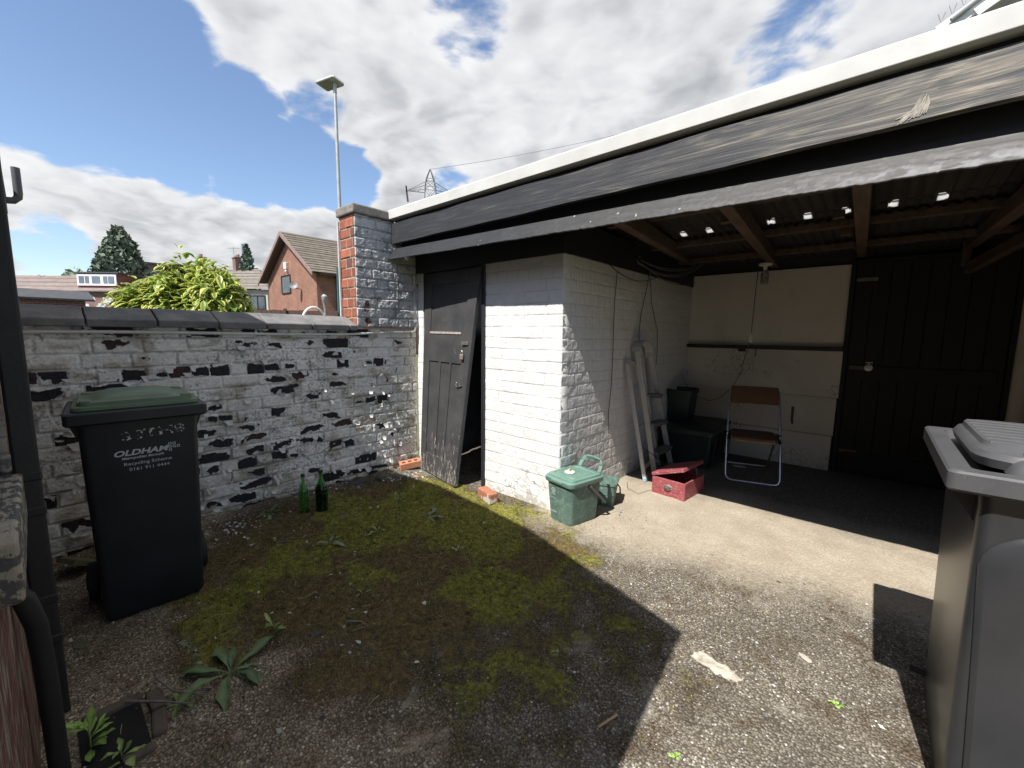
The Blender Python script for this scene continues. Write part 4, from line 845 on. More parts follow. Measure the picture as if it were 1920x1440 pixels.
for a, b_ in zip(pts[:-1], pts[1:]): m.bar(a, b_, .034, .014, (0, 1, .45))
obj('grip', m, m_cad2, fc, bevel=.004)
m = MB().tube([(.150, .02, .305), (.156, .05, .27), (.158, .14, .19), (.150, .20, .135), (.08, .235, .105), (-.08, .235, .105), (-.150, .20, .135), (-.158, .14, .19), (-.156, .05, .27), (-.150, .02, .305)], .011, 8); obj('bail', m, m_bail, fc, True)
m = MB()
def ring_front(m, x0, z0, r0, r1, y): m.loft([[(x0+r*math.cos(a), y(z0+r*math.sin(a)), z0+r*math.sin(a)) for a in np.linspace(0, 2*PI, 20, False)] for r in (r0, r1)], cap=False)
yf = lambda z: -(.302+.036*(z-.02)/.23)/2-.0012
ring_front(m, -.055, .255, .016, .021, yf); obj('printed_ring', m, m_print, bd); m = MB(); ring_front(m, -.055, .255, .006, .010, yf); obj('printed_dot', m, m_print, bd); m = MB()
for k, (z, w) in enumerate(((.226, .05), (.217, .045), (.19, .07), (.08, .075), (.073, .06))): m = MB().add([(-.06-w/2, yf(z), z), (-.06+w/2, yf(z), z), (-.06+w/2, yf(z+.003), z+.003), (-.06-w/2, yf(z+.003), z+.003)], [(0, 1, 2, 3)]); obj('printed_line', m, m_print, bd)
m = MB().lathe([(.036, 0), (.040, .002), (.040, .006), (.036, .009), (.034, .0092)], n=24); o = obj('jar_lid', m, pm('white_plastic', [(.72, .72, .70), (.80, .80, .78)], 9, .5, .05), None, True); o.location = (.128, -.030, gh(.15, 0)+.376); tag(o, 'round white plastic disc lying on the green caddy lid', 'lid')
m = MB().tube([(-.03, .012, .0), (.0, .0, .006), (.032, -.016, .012)], .007, 8, radii=[.005, .008, .0065]); o = obj('wooden_peg', m, pm('pale_wood', [(.42, .29, .15), (.55, .40, .24)], 20, .7), None, True); o.location = (.120, -.008, gh(.15, 0)+.392); o.rotation_euler = (0, 0, -.9); tag(o, 'short pale wooden peg resting across the white disc on the caddy', 'peg')
sc_ = thing('food_caddy', 'small open green kitchen caddy without lid behind the large caddy', 'caddy', (.185, .455, gh(.15, .47)-.003), R(20), 'food waste caddies')
m = MB(); m.loft([rrect(w, d, r, z) for z, w, d, r in ((.0, .155, .175, .025), (.004, .16, .18, .025), (.105, .178, .20, .03), (.108, .186, .208, .03), (.19, .20, .222, .03), (.196, .216, .238, .03), (.212, .216, .238, .03), (.213, .202, .224, .028), (.10, .175, .197, .028), (.012, .15, .17, .025))]); obj('body', m, m_cad, sc_, True)
m = MB().tube([(.105, -.01, .185), (.122, .02, .15), (.124, .05, .09), (.10, .10, .06), (-.10, .12, .06), (-.124, .05, .09), (-.105, -.01, .185)], .0065, 8); obj('bail', m, m_bail, sc_, True)

# ------------------------------------------------------------ red box
b = NB('scuffed_red_paint'); k = b.ramp(b.noise(34, 7, .75, .4, stretch=(1, 1, 2.2)), [(.53, 0.), (.66, 1.)]); c0 = b.mix(b.math('MULTIPLY', k, .75), b.ramp(b.noise(7), [(.3, (.21, .035, .042)), (.7, (.30, .07, .078))]), (.46, .33, .31)); b.bump(b.noise(60), .35, .003); m_red = b.fin(c0, .6)
tb_ = thing('tool_box', 'scuffed dark red wooden box with oval handle plate and lid ajar', 'box', (.545, .955, gh(.5, 1)-.002), R(-6))
m = MB(); w, d, h = .31, .40, .158
m.ext((-w/2, 0, 0), (w/2, .016, h)); m.ext((-w/2, d-.016, 0), (w/2, d, h)); m.ext((-w/2, .016, 0), (-w/2+.016, d-.016, h)); m.ext((w/2-.016, .016, 0), (w/2, d-.016, h)); m.ext((-w/2+.016, .016, .004), (w/2-.016, d-.016, .014)); bx = obj('box', m, m_red, tb_, bevel=.003)
m = MB(); rg = []
for rr_, y in ((1, -.001), (1, -.006), (.82, -.009)): rg.append([(.048*rr_*math.cos(a), y, .088+.023*rr_*math.sin(a)) for a in np.linspace(0, 2*PI, 22, False)])
m.loft(rg); pl = obj('handle_plate', m, m_steel, tb_, True)
m = MB().tube([(-.030, -.010, .094), (-.026, -.022, .084), (0, -.025, .080), (.026, -.022, .084), (.030, -.010, .094)], .004, 8); obj('handle', m, pm('dark_steel', [(.08, .08, .08)], 9, .4, metal=.8), pl, True)
M = Matrix.Translation((-w/2, 0, h+.004)) @ Matrix.Rotation(R(-19), 4, 'Y')
m = MB(); m.ext((0, -.008, .014), (w+.006, d+.006, .028)); m.ext((0, -.008, 0), (w+.006, .008, .014)); m.ext((0, d-.010, 0), (w+.006, d+.006, .014)); m.ext((w-.010, .008, 0), (w+.006, d-.010, .014)); m.v = [tuple(M @ Vector(p)) for p in m.v]; obj('lid', m, m_red, tb_, bevel=.003)
m = MB().bar((w/2-.02, .30, h-.03), (w/2-.04, .30, h+.085), .012, .003, (1, 0, 0)); obj('stay', m, m_steel, tb_)

# ------------------------------------------------------------ step ladder leaning on the side wall
b = NB('worn_aluminium'); c0 = b.ramp(b.noise(30, 6, .7), [(.3, (.33, .33, .325)), (.7, (.46, .46, .455))]); b.bump(b.noise(60), .1, .001); m_alu = b.fin(c0, .55, .5, .15)
m_tread = pm('ladder_tread', [(.10, .10, .10), (.17, .17, .165)], 30, .7, .4)
m_blue = pm('pale_blue_foot', [(.16, .33, .48), (.3, .5, .62)], 20, .6)
la = thing('step_ladder', 'folded aluminium step ladder leaning against the white side wall', 'ladder', (.18, 1.5, 0))
L0 = Vector((.18, 1.5, 0))
FL0, FL1 = Vector((.215, 1.47, .0)), Vector((.085, 1.20, 1.30)); FR0, FR1 = Vector((.225, 1.90, .0)), Vector((.10, 1.49, 1.24))
RL0, RL1 = Vector((.228, 1.20, .0)), Vector((.050, 1.055, 1.18)); RR0, RR1 = Vector((.120, 1.80, .0)), Vector((.045, 1.40, 1.165))
for nm, a, b_ in (('front_rail', FL0, FL1), ('front_rail', FR0, FR1)):
    m = MB().bar(a-L0, b_-L0, .026, .054, (1, 0, .2)); obj(nm, m, m_alu, la, bevel=.003)
for a, b_ in ((RL0, RL1), (RR0, RR1)):
    m = MB().bar(a-L0, b_-L0, .020, .042, (1, 0, .2)); obj('rear_rail', m, m_alu, la, bevel=.003)
for t in (1, .45, .1): m = MB().bar(RL0.lerp(RL1, t)-L0, RR0.lerp(RR1, t)-L0, .018, .034); obj('rear_brace', m, m_alu, la, bevel=.002)
for t in (.18, .42, .655):
    a = FL0.lerp(FL1, t)-L0; b_ = FR0.lerp(FR1, t+.01)-L0; m = MB(); m.bar(a+Vector((.015, .01, 0)), b_+Vector((.015, -.01, 0)), .100, .022, (0, 0, 1)); m.bar(a+Vector((.055, .01, -.012)), b_+Vector((.055, -.01, -.012)), .008, .04, (0, 0, 1)); obj('step', m, m_tread, la, bevel=.003)
for p in (FL0, FR0, RL0, RR0):
    m = MB().box(p-L0+Vector((0, 0, .018)), (.032, .05, .045)); obj('foot', m, m_blue if p is RL0 else m_tread, la, bevel=.006)
m = MB(); hoop = []
for k in range(13):
    a = PI*k/12; c_ = FL1.lerp(FR1, .5-.5*math.cos(a)); hoop.append(c_-L0+Vector((-.01, 0, -.02+.14*math.sin(a)**.7)))
for p, q in zip(hoop[:-1], hoop[1:]): m.bar(p, q, .012, .095, (1, 0, 0))
obj('top_hoop', m, m_alu, la)
m = MB().tube([RL0.lerp(RL1, .30)-L0+Vector((.015, 0, 0)), FL0.lerp(FL1, .16)-L0+Vector((.03, 0, 0)), FL0.lerp(FL1, .12)-L0+Vector((.04, .06, 0))], .004, 6); obj('stay_cord', m, m_black, la)

# ------------------------------------------------------------ storage tub and caddy on it
m_tub = pm('dark_green_tub', [(.012, .024, .022), (.020, .036, .033)], 5, .5, .2, 70)
m_tublid = pm('black_tub_lid', [(.014, .017, .018), (.026, .030, .031)], 6, .5, .2, 70)
st = thing('storage_box', 'big dark green storage box with black lid in the store corner', 'box', (.325, 2.36, 0), R(3))
m = MB(); m.loft([rrect(w, d, .04, z) for z, w, d in ((.0, .48, .74), (.02, .49, .75), (.36, .55, .82), (.37, .57, .84), (.40, .57, .84))]); obj('body', m, m_tub, st, True)
m = MB()
for y in (-.25, 0, .25): m.bar((.26, y, .03), (.285, y, .34), .02, .05, (0, 1, 0))
obj('body_rib', m, m_tub, st, bevel=.004)
m = MB(); m.loft([rrect(w, d, .05, z) for z, w, d in ((.395, .61, .88), (.42, .615, .885), (.43, .60, .87), (.436, .56, .83), (.445, .54, .81))]); obj('lid', m, m_tublid, st, True)
rc = thing('recycling_caddy', 'dark green recycling caddy standing on the black lidded storage box', 'caddy', (.135, 2.42, .446), R(5))
m = MB(); m.loft([rrect(w, d, .035, z) for z, w, d in ((.0, .22, .30), (.01, .23, .31), (.31, .275, .36), (.315, .30, .385), (.365, .30, .385), (.37, .285, .37), (.35, .265, .35), (.10, .23, .31))]); obj('body', m, m_tub, rc, True)
m = MB(); m.loft([rrect(.02, .15, .008, z, cx=.122+.022*(z/.3)) for z in (.07, .09, .26, .28)]); obj('panel', m, m_tub, rc, True)

# ------------------------------------------------------------ folding chair
b = NB('chrome_tube'); c0 = b.ramp(b.noise(40), [(.4, (.50, .50, .52)), (.7, (.66, .66, .68))]); m_chr = b.fin(c0, .28, .5, .9)
m_brown = pm('brown_cloth', [(.095, .048, .026), (.135, .072, .040)], 40, .9, .4, 220, .002); m_edge = pm('tan_edge', [(.22, .14, .08), (.28, .18, .11)], 20, .8)
ch = thing('folding_chair', 'brown padded folding chair on chrome tube legs beside the black door', 'chair', (1.045, 1.85, 0), R(16.6))
W2 = .225
def yz(t): return (.005+.41*t, .012+.905*t)
def bend(x0, y0, z0, x1, y1, z1, x2, y2, z2, n=5):
    return [tuple(Vector((x0, y0, z0))*(1-t)**2+Vector((x1, y1, z1))*2*t*(1-t)+Vector((x2, y2, z2))*t*t) for t in np.linspace(0, 1, n)]
pts = [(-W2+.01, *yz(.97))]+[(-W2, *yz(.9)), (-W2-.012, *yz(.4))]+bend(-W2-.012, *yz(.07), -W2-.012, *yz(0), -W2+.05, *yz(0))+bend(W2-.05, *yz(0), W2+.012, *yz(0), W2+.012, *yz(.07))+[(W2+.012, *yz(.4)), (W2, *yz(.9)), (W2-.01, *yz(.97))]
m = MB().tube(pts, .0105, 10); obj('front_frame', m, m_chr, ch, True)
pts = [(-W2+.022, .20, .47), (-W2+.022, .36, .30), (-W2+.022, .60, .06)]+bend(-W2+.022, .63, .03, -W2+.022, .66, .012, -W2+.07, .66, .012)+bend(W2-.07, .66, .012, W2-.022, .66, .012, W2-.022, .63, .03)+[(W2-.022, .60, .06), (W2-.022, .36, .30), (W2-.022, .20, .47)]
m = MB().tube(pts, .0095, 10); obj('rear_frame', m, m_chr, ch, True)
m = MB(); rg = []
for i in range(9):
    x = (i/8-.5)*.43; bow = .022*(1-(2*i/8-1)**2); rg.append([(x, yz(.815)[0]-.018+bow, .752), (x, yz(.99)[0]-.02+bow, .925), (x, yz(.99)[0]+.008+bow, .925), (x, yz(.815)[0]+.010+bow, .752)])
m.loft(rg); obj('backrest', m, m_brown, ch, True, bevel=.008, seg=2)
m = MB(); m.loft([rrect(w, d, .06, z, cy=.20) for z, w, d in ((.425, .395, .345), (.43, .41, .36), (.448, .41, .36), (.455, .39, .34))]); m.v = [(x, y, z+.10*(y-.02)*.35) for x, y, z in m.v]; se = obj('seat', m, m_brown, ch, True)
m = MB(); m.loft([rrect(.405, .355, .06, z, cy=.20) for z in (.412, .426)]); m.v = [(x, y, z+.035*(y-.02)) for x, y, z in m.v]; obj('seat_board', m, m_edge, se, True)
for s in (-1, 1):
    m = MB().bar((s*(W2+.002), .12, .40), (s*(W2-.01), .26, .47), .004, .028, (1, 0, 0)); m.tube([(s*(W2-.03), .20, .465), (s*(W2+.02), .20, .465)], .008, 8); obj('pivot', m, pm('black_bracket', [(.02, .02, .022)], 9, .5), ch)

# ------------------------------------------------------------ cables, lamp, planks
m_cab = pm('dusty_cable', [(.075, .070, .066), (.16, .15, .14)], 20, .7, .1); m_cab_d = pm('black_cable', [(.015, .015, .016), (.03, .03, .03)], 20, .6, .1)
def sag(p0, p1, s, n=12):
    p0 = Vector(p0); p1 = Vector(p1); return [p0.lerp(p1, t)-Vector((0, 0, s*4*t*(1-t))) for t in np.linspace(0, 1, n)]
cc = thing('cable_coil', 'hank of grey cable slung between two nails under the roof beam', 'cable', (.03, 1.30, 2.18))
o0 = Vector((.03, 1.30, 2.18)); e = Vector((.235, 2.50, 2.285)); m = MB()
for k in range(4):
    d_ = Vector((random.uniform(-.005, .012), 0, random.uniform(-.012, .012)))
    m.tube([q-o0+d_ for q in sag(o0+Vector((0, -.01*k, .022-.016*k)), e+Vector((0, .0, .01-.012*k)), .075+.02*k, 16)], .0055, 6)
m.tube([Vector((0, 0, .03)), Vector((.0, -.06, .035)), Vector((.0, -.085, .0)), Vector((0, -.05, -.03)), Vector((0, .02, -.04))], .0055, 6); obj('loops', m, m_cab, cc, True)
m = MB().tube([(-.015, 0, .012), (.03, 0, .016)], .004, 6); m.tube([e-o0+Vector((0, .03, .02)), e-o0+Vector((0, -.02, .02))], .004, 6); obj('nail', m, m_rust, cc)
m = MB().tube([q-o0 for q in sag(o0+Vector((0, .05, -.02)), (.06, 2.86, 2.12), .10, 14)], .0045, 6); m.tube([q-o0 for q in sag(e+Vector((-.02, 0, 0)), (.03, 1.75, 2.10), .05, 10)], .0045, 6); obj('slack', m, m_cab, cc, True)
def wire(name, label, cat, pts, r, mat):
    p0 = Vector(pts[0]); m = MB().tube([Vector(p)-p0 for p in pts], r, 6); o = obj(name, m, mat, None, True); o.location = p0; return tag(o, label, cat)
wire('hanging_cable', 'thin dark wire hanging straight down the white side wall nearest the corner', 'cable', [(.028, .82, 2.02), (.024, .80, 1.75), (.030, .79, 1.45), (.024, .81, 1.20), (.030, .785, .95), (.026, .76, .72), (.022, .79, .52)], .0035, m_cab_d)
wire('hanging_cable', 'grey cable dropping from the coil to the top of the ladder', 'cable', [(.03, 1.52, 2.13), (.035, 1.47, 1.95), (.03, 1.36, 1.66), (.05, 1.29, 1.45), (.07, 1.27, 1.36)], .004, m_cab_d)
wire('hanging_cable', 'grey cable hanging from the coil down into the back corner', 'cable', [(.03, 1.54, 2.14), (.024, 1.58, 1.98), (.02, 1.64, 1.78), (.022, 1.74, 1.62), (.02, 1.83, 1.50), (.02, 1.85, 1.30), (.02, 1.85, 1.12)], .004, m_cab)
wire('hanging_cable', 'loose cable sagging along the top of the white side wall', 'cable', sag((.03, .62, 2.08), (.03, 1.75, 2.08), .10, 12), .004, m_cab_d)
lp = thing('ceiling_lamp', 'bare bulb lamp holder hanging from the roof beam by its flex', 'lamp', (.905, 2.42, 2.20))
m = MB().lathe([(.030, -.012), (.062, -.006), (.066, .012), (.05, .02)], n=22); m.lathe([(.018, -.055), (.022, -.012)], n=14); obj('holder', m, m_panel, lp, True)
b = NB('dusty_bulb'); b.p.inputs['Transmission Weight'].default_value = .6; m_bulb = b.fin(b.ramp(b.noise(40), [(.4, (.35, .30, .27)), (.65, (.55, .48, .44))]), .25)
m = MB().lathe([(.016, -.05), (.022, -.065), (.034, -.085), (.038, -.11), (.038, -.175), (.034, -.195), (.004, -.20)], n=18); obj('bulb', m, m_bulb, lp, True)
pc = thing('pull_cord', 'dark pull cord with pale switch hanging from the lamp and looping to the corner', 'cord', (.84, 2.42, 2.17))
o0 = Vector((.84, 2.42, 2.17)); m = MB().tube([(.0, 0, 0), (-.012, 0, -.35), (-.018, 0, -.68)], .0042, 6); obj('upper_cord', m, m_cab_d, pc, True)
m = MB().lathe([(.020, -.785), (.028, -.76), (.030, -.72), (.024, -.70), (.01, -.685)], c=(-.022, 0, 0), n=14); m.bar((-.055, -.005, -.70), (.015, -.005, -.685), .02, .012); obj('switch', m, m_panel, pc, True)
m = MB().tube([Vector(p)-o0 for p in ((.815, 2.42, 1.39), (.78, 2.44, 1.25), (.73, 2.46, 1.02), (.66, 2.48, .87), (.52, 2.52, .725), (.40, 2.55, .68), (.24, 2.60, .71), (.10, 2.66, .82), (.0, 2.74, .96), (.0, 2.80, 1.03))], .0045, 6); obj('lower_cord', m, m_cab, pc, True)
wire('thin_wire', 'fine dark wire with a pale clip down the left edge of the cream board', 'cable', [(-.02, 2.895, 1.30), (-.012, 2.89, 1.05), (-.02, 2.89, .70)], .004, m_cab_d)
wire('thin_wire', 'loose pale wire curling over the concrete beside the small caddy', 'cable', [(.12, 1.02, .012), (.20, .86, .02), (.33, .82, .006), (.36, .96, .008), (.46, 1.06, .012)], .0022, m_cab)
for k, (x, y, z, ln) in enumerate(((2.86, 2.62, 1.12, .1), (2.93, 2.5, 1.02, .16), (3.02, 2.40, 1.30, .2))):
    m = MB().bar((0, 0, 0), (ln*.4, .22, z), .11, .035, (1, 0, 0)); o = obj('timber_plank', m, m_wood_d, bevel=.004); o.location = (x, y, .0); tag(o, ('short dark timber plank leaning nearest the black door', 'middle dark timber plank leaning on the pale end wall', 'tallest dark timber plank at the right end of the store')[k], 'plank', 'leaning timber planks')

# ------------------------------------------------------------ weeds
def leafcol(name, c, c2): return pm(name, [c, c2], 14, .6, .25, 60, .002)
m_lf = [leafcol('dock_leaf', (.085, .13, .050), (.15, .20, .085)), leafcol('light_leaf', (.15, .21, .05), (.24, .30, .09)), leafcol('grey_green_leaf', (.13, .165, .10), (.20, .24, .15)), leafcol('bright_leaf', (.16, .27, .045), (.25, .37, .09))]
m_leafa = am('weed_leaf', rough=.55, bump=.3, bscale=70, var=.3, vscale=45)
def leaf(V, F, base, ang, L, w, rise, droop, fold=.25, n=7, stalk=.35):
    o = len(V); d = Vector((math.cos(ang), math.sin(ang), 0)); s = Vector((-d.y, d.x, 0)); base = Vector(base)
    for i in range(n):
        t = i/(n-1); ww = w*(.10 if t < stalk*.6 else max(.02, math.sin(PI*min(1, max(0, (t-stalk*.5)/(1-stalk*.5)))**1.25))**.9)
        wig = 1+.16*math.sin(t*17+ang*5); d2 = (d+s*(.35*math.sin(ang*7)*t)).normalized(); c = base+d2*(L*t)+Vector((0, 0, L*(rise*t-droop*t*t)+ww*.35*math.sin(t*11+ang*3)))
        V += [tuple(c-s*ww*wig+Vector((0, 0, ww*fold))), tuple(c), tuple(c+s*ww*wig+Vector((0, 0, ww*fold)))]
    for i in range(n-1):
        for j in (0, 1): a = o+i*3+j; F.append((a, a+1, a+4, a+3))
def weed(label, x, y, n, L, w, mat, rise=.35, droop=.30, seed=0, stem=0, jit=.4, sp=6.28, a0=0, group=None, kind='weed'):
    rr = random.Random(seed); V = []; F = []
    vein = []
    for i in range(n):
        a = a0+sp*i/n+rr.uniform(-jit, jit); z = stem*(i/max(1, n-1)); k = rr.uniform(.45, 1.12)*(1-.35*(i/n if stem else 0)); leaf(V, F, (0, 0, z+.002), a, L*k, w*rr.uniform(.75, 1.15)*k, rise*rr.uniform(.5, 1.4), droop*rr.uniform(.6, 1.3))
    if stem:
        mm = MB().tube([(0, 0, 0), (.004, .003, stem*.5), (0, 0, stem)], .0022, 5); o = len(V); V += mm.v; F += [tuple(q+o for q in f) for f in mm.f]
    c_ = np.array([(.10, .15, .062), (.17, .23, .062), (.15, .185, .115), (.19, .30, .062)][mat]); nv_ = len(V); q_ = np.arange(nv_) % 3 == 1; cl_ = np.ones((nv_, 4)); jit_ = np.repeat(np.random.RandomState(seed).uniform(.7, 1.2, nv_//21+2), 21)[:nv_, None]; cl_[:, :3] = np.where(q_[:, None], c_*1.55+.02, c_)*jit_; m = MB(); m.v = V; m.f = F; o = obj('weed', m, m_leafa, None, True, col=cl_); o.location = (x, y, gh(x, y)); return tag(o, label, 'weed', 'weeds growing in the yard')
weed('large dock weed with long broad green leaves in the foreground shade', -.098, -2.282, 13, .20, .026, 0, .38, .36, 2)
weed('light green upright seedling just behind the large dock weed', -.204, -2.071, 12, .085, .014, 1, .75, .35, 5, stem=.05)
weed('straggly thin weed left of the large dock weed', -.261, -2.382, 10, .06, .010, 2, .5, .3, 8, stem=.15)
weed('trailing small leaved weed beside the drain twigs', -.085, -2.462, 8, .07, .012, 1, .25, .3, 9)
weed('bright pointed leaved plant growing tall out of the drain', -.09, -2.705, 18, .10, .016, 3, .75, .40, 12, stem=.10)
weed('low bright leaves right of the tall plant in the drain', .045, -2.64, 9, .08, .015, 1, .55, .35, 14, stem=.04)
weed('pale grey green weed with two long flat leaves on the moss', -.708, -.757, 5, .14, .022, 2, .28, .30, 21, a0=.4)
weed('small rosette weed in the middle of the moss', -.77, -1.178, 7, .085, .012, 1, .45, .35, 22)
weed('dusty rosette weed nearer the wall than the middle rosette', -.841, -1.493, 7, .10, .014, 2, .55, .4, 23)
weed('thin grassy weed below the two bottles', -1.156, -1.194, 8, .10, .005, 2, .35, .3, 24)
weed('ragged weed at the wall foot left of the slim bottle', -1.667, -1.60, 10, .11, .016, 0, .6, .45, 25)
weed('tiny grey weed in the dark shade near the moss edge', -.15, -.943, 5, .05, .009, 2, .4, .3, 26)
weed('tiny bright weed on sunlit grit near the grey bin', 1.862, -.74, 6, .028, .009, 3, .4, .3, 27)
weed('tiny bright weed on sunlit grit at the bottom edge', 1.456, -1.364, 6, .03, .010, 3, .4, .3, 28)
weed('single narrow upright leaf on the brown moss', -.176, -1.629, 3, .07, .008, 1, .8, .3, 29, a0=1)
weed('clump of bright grass blades in the moss near the plank door', -1.20, -.70, 26, .09, .0028, 3, .7, .5, 30)
weed('spray of grass blades beside the filled bottle', -1.36, -1.12, 18, .10, .0025, 1, .55, .45, 31)

# ------------------------------------------------------------ beyond the wall
def foliage(name, centre, pts, sizes, mat, parent, cols, seed=0, asp=.5):
    """many leaf sized quads at the given points"""
    r_ = np.random.RandomState(seed); N = len(pts); a = r_.normal(size=(N, 3)); a /= np.linalg.norm(a, axis=1)[:, None]; c = r_.normal(size=(N, 3)); c -= a*(a*c).sum(1)[:, None]; c /= np.linalg.norm(c, axis=1)[:, None]
    s = np.asarray(sizes)[:, None]; P = np.stack([pts-a*s, pts+c*s*asp, pts+a*s, pts-c*s*asp], 1)
    return raw(name, P.reshape(-1, 3), np.arange(4*N).reshape(-1, 4), mat, parent, np.repeat(cols, 4, 0), smooth=False)
m_fol = am('foliage', rough=.75, bump=0, var=.15, vscale=3, spec=.25)
def tree(name, label, cat, loc, h, rad, kind, colr, n, seed, leafs=.22, group=None):
    t = thing(name, label, cat, loc, 0, group); r_ = np.random.RandomState(seed)
    m = MB().tube([(0, 0, 0), (.02*h, 0, h*.5), (0, .01*h, h*.92)], .1, 8, radii=[h*.022, h*.014, h*.003])
    for i in range(14):
        a = i*2.4; z = h*(.25+.045*i); L_ = rad*(1.1-.06*i)*.7; m.tube([(0, 0, z), (L_*.6*math.cos(a), L_*.6*math.sin(a), z+.1*L_), (L_*math.cos(a), L_*math.sin(a), z+.15*L_)], .05, 5, radii=[h*.007, h*.004, h*.001])
    obj('trunk', m, pm('bark', [(.05, .04, .03), (.09, .075, .06)], 6, .9), t, True)
    if kind == 'spruce':
        z = h*(.10+.9*r_.rand(n)**.9); tier = np.abs(((z/h*13) % 1)-.25); R_ = rad*(1-z/h)**.85*(1.08-.55*tier)+.03; a = r_.rand(n)*6.28; lob = 1+.22*np.sin(a*5+np.floor(z/h*13)*2.1); rr = R_*lob*r_.rand(n)**.45; P = np.stack([rr*np.cos(a), rr*np.sin(a), z-.18*rr], -1)
    else:
        nb = 26; cb = r_.normal(size=(nb, 3)); cb /= np.linalg.norm(cb, axis=1)[:, None]; cb *= r_.uniform(.35, .95, nb)[:, None]; k = r_.randint(0, nb, n); q = r_.normal(size=(n, 3)); q /= np.linalg.norm(q, axis=1)[:, None]; q *= (.30*r_.rand(n)**.4)[:, None]
        P = (cb[k]+q)*np.array([rad, rad, h*.36])
        P[:, 2] += h*.62
        if kind == 'egg':
            z = h*(.12+.86*r_.rand(n)**.85); cl = hsh(np.floor(z*1.6), np.floor(r_.rand(n)*7), seed); a = r_.rand(n)*6.28; lob = .80+.42*fbm(a*1.6+20, z*1.3, seed+3, 3); prof_ = np.clip((1-z/h)*1.75, 0, 1)**.75*(.55+.45*np.clip(z/h*3.2, 0, 1)); rr = rad*prof_*lob*(.35+.65*r_.rand(n)**.5); P = np.stack([rr*np.cos(a), rr*np.sin(a), z], -1)
    sh = fbm(P[:, 0]*1.1+30, P[:, 2]*1.1+P[:, 1]*.7, seed, 3); cols = np.asarray(colr)*(.55+.95*sh[:, None])*(.8+.4*r_.rand(n, 1))
    foliage('crown', None, P, leafs*(.5+.9*r_.rand(n)), m_fol, t, cols, seed); return t
tree('broadleaf_tree', 'tall dark pointed tree rising beyond the white dormer', 'tree', (-39.9, 1.95, -.06), 8.95, 2.35, 'egg', (.13, .165, .12), 5200, 3, .21, 'trees beyond the wall')
tree('broadleaf_tree', 'pale loose feathery tree left of the tall dark tree', 'tree', (-40.3, -.2, -.06), 5.9, 2.1, 'round', (.20, .25, .16), 1800, 4, .20, 'trees beyond the wall')
tree('spruce_tree', 'small spruce standing between the tiled houses', 'tree', (-39.8, 10.05, -.06), 8.9, 2.05, 'spruce', (.12, .165, .125), 3200, 5, .20, 'trees beyond the wall')
def leafy(name, f=.35):
    m_ = am(name, rough=.42, bump=0, var=.12, spec=.4); t_ = m_.node_tree; p_ = t_.nodes['Principled BSDF']; tr_ = t_.nodes.new('ShaderNodeBsdfTranslucent'); mx_ = t_.nodes.new('ShaderNodeMixShader'); mx_.inputs[0].default_value = f
    t_.links.new(p_.inputs['Base Color'].links[0].from_socket, tr_.inputs[0]); t_.links.new(p_.outputs[0], mx_.inputs[1]); t_.links.new(tr_.outputs[0], mx_.inputs[2]); t_.links.new(mx_.outputs[0], t_.nodes['Material Output'].inputs[0]); return m_
# variegated laurel behind the wall
lb_ = thing('laurel_bush', 'big yellow green variegated bush leaning over the garden wall', 'bush', (-7.0, -.82, -.06))
r_ = np.random.RandomState(9); V = []; F = []; CC = []
def bigleaf(p, d, L, w, c, c2):
    d = d/np.linalg.norm(d); s = np.cross(d, [0, 0, 1.]); s /= np.linalg.norm(s)+1e-6; u = np.cross(s, d); o = len(V)
    for i in range(6):
        t = i/5; ww = w*(math.sin(PI*min(1, t*.93+.05))**.8 if 0 < i < 5 else .05); q = p+d*(L*t)-np.array([0, 0, 1.])*L*.35*t*t
        for j, k in ((-1, .28), (-.35, .08), (.35, .08), (1, .28)):
            V.append(tuple(q+s*ww*j+u*ww*k)); CC.append(tuple((c if abs(j) < .5 else c2)*(.9+.2*r_.rand())))
    for i in range(5):
        for j in range(3): a = o+i*4+j; F.append((a, a+1, a+5, a+4))
nl = 5600
for i in range(nl):
    v = r_.normal(size=3); v /= np.linalg.norm(v); v[2] = abs(v[2])*.95-.25*r_.rand()
    k = .74+.26*r_.rand()**.5; lob = 1+.20*math.sin(3*math.atan2(v[1], v[0])+1)+.14*math.sin(7*v[0]+5*v[1]+3*v[2]); q = np.array([.95, .88, 1.02])*v*k*lob; q[2] += 1.66+(.18*q[1] if q[1] < 0 else -.17*q[1])
    green = np.array([.09, .16, .03])*(.7+.7*r_.rand()); yel_ = np.array([.86, .82, .22])*(.75+.4*r_.rand()) if r_.rand() < .88 else green*1.6
    dd = v+r_.normal(size=3)*.6; dd[2] -= .55; bigleaf(q, dd, r_.uniform(.12, .21), r_.uniform(.032, .052), green*1.25, yel_)
raw('foliage', V, F, leafy('variegated_leaf'), lb_, np.array(CC))
m = MB()
for i in range(8): a = i*.8; m.tube([(0, 0, 0), (.3*math.cos(a), .35*math.sin(a), .8), (.55*math.cos(a), .7*math.sin(a), 1.7)], .03, 6, radii=[.04, .028, .012])
obj('stem', m, pm('bush_bark', [(.06, .045, .03)], 5, .9), lb_, True)

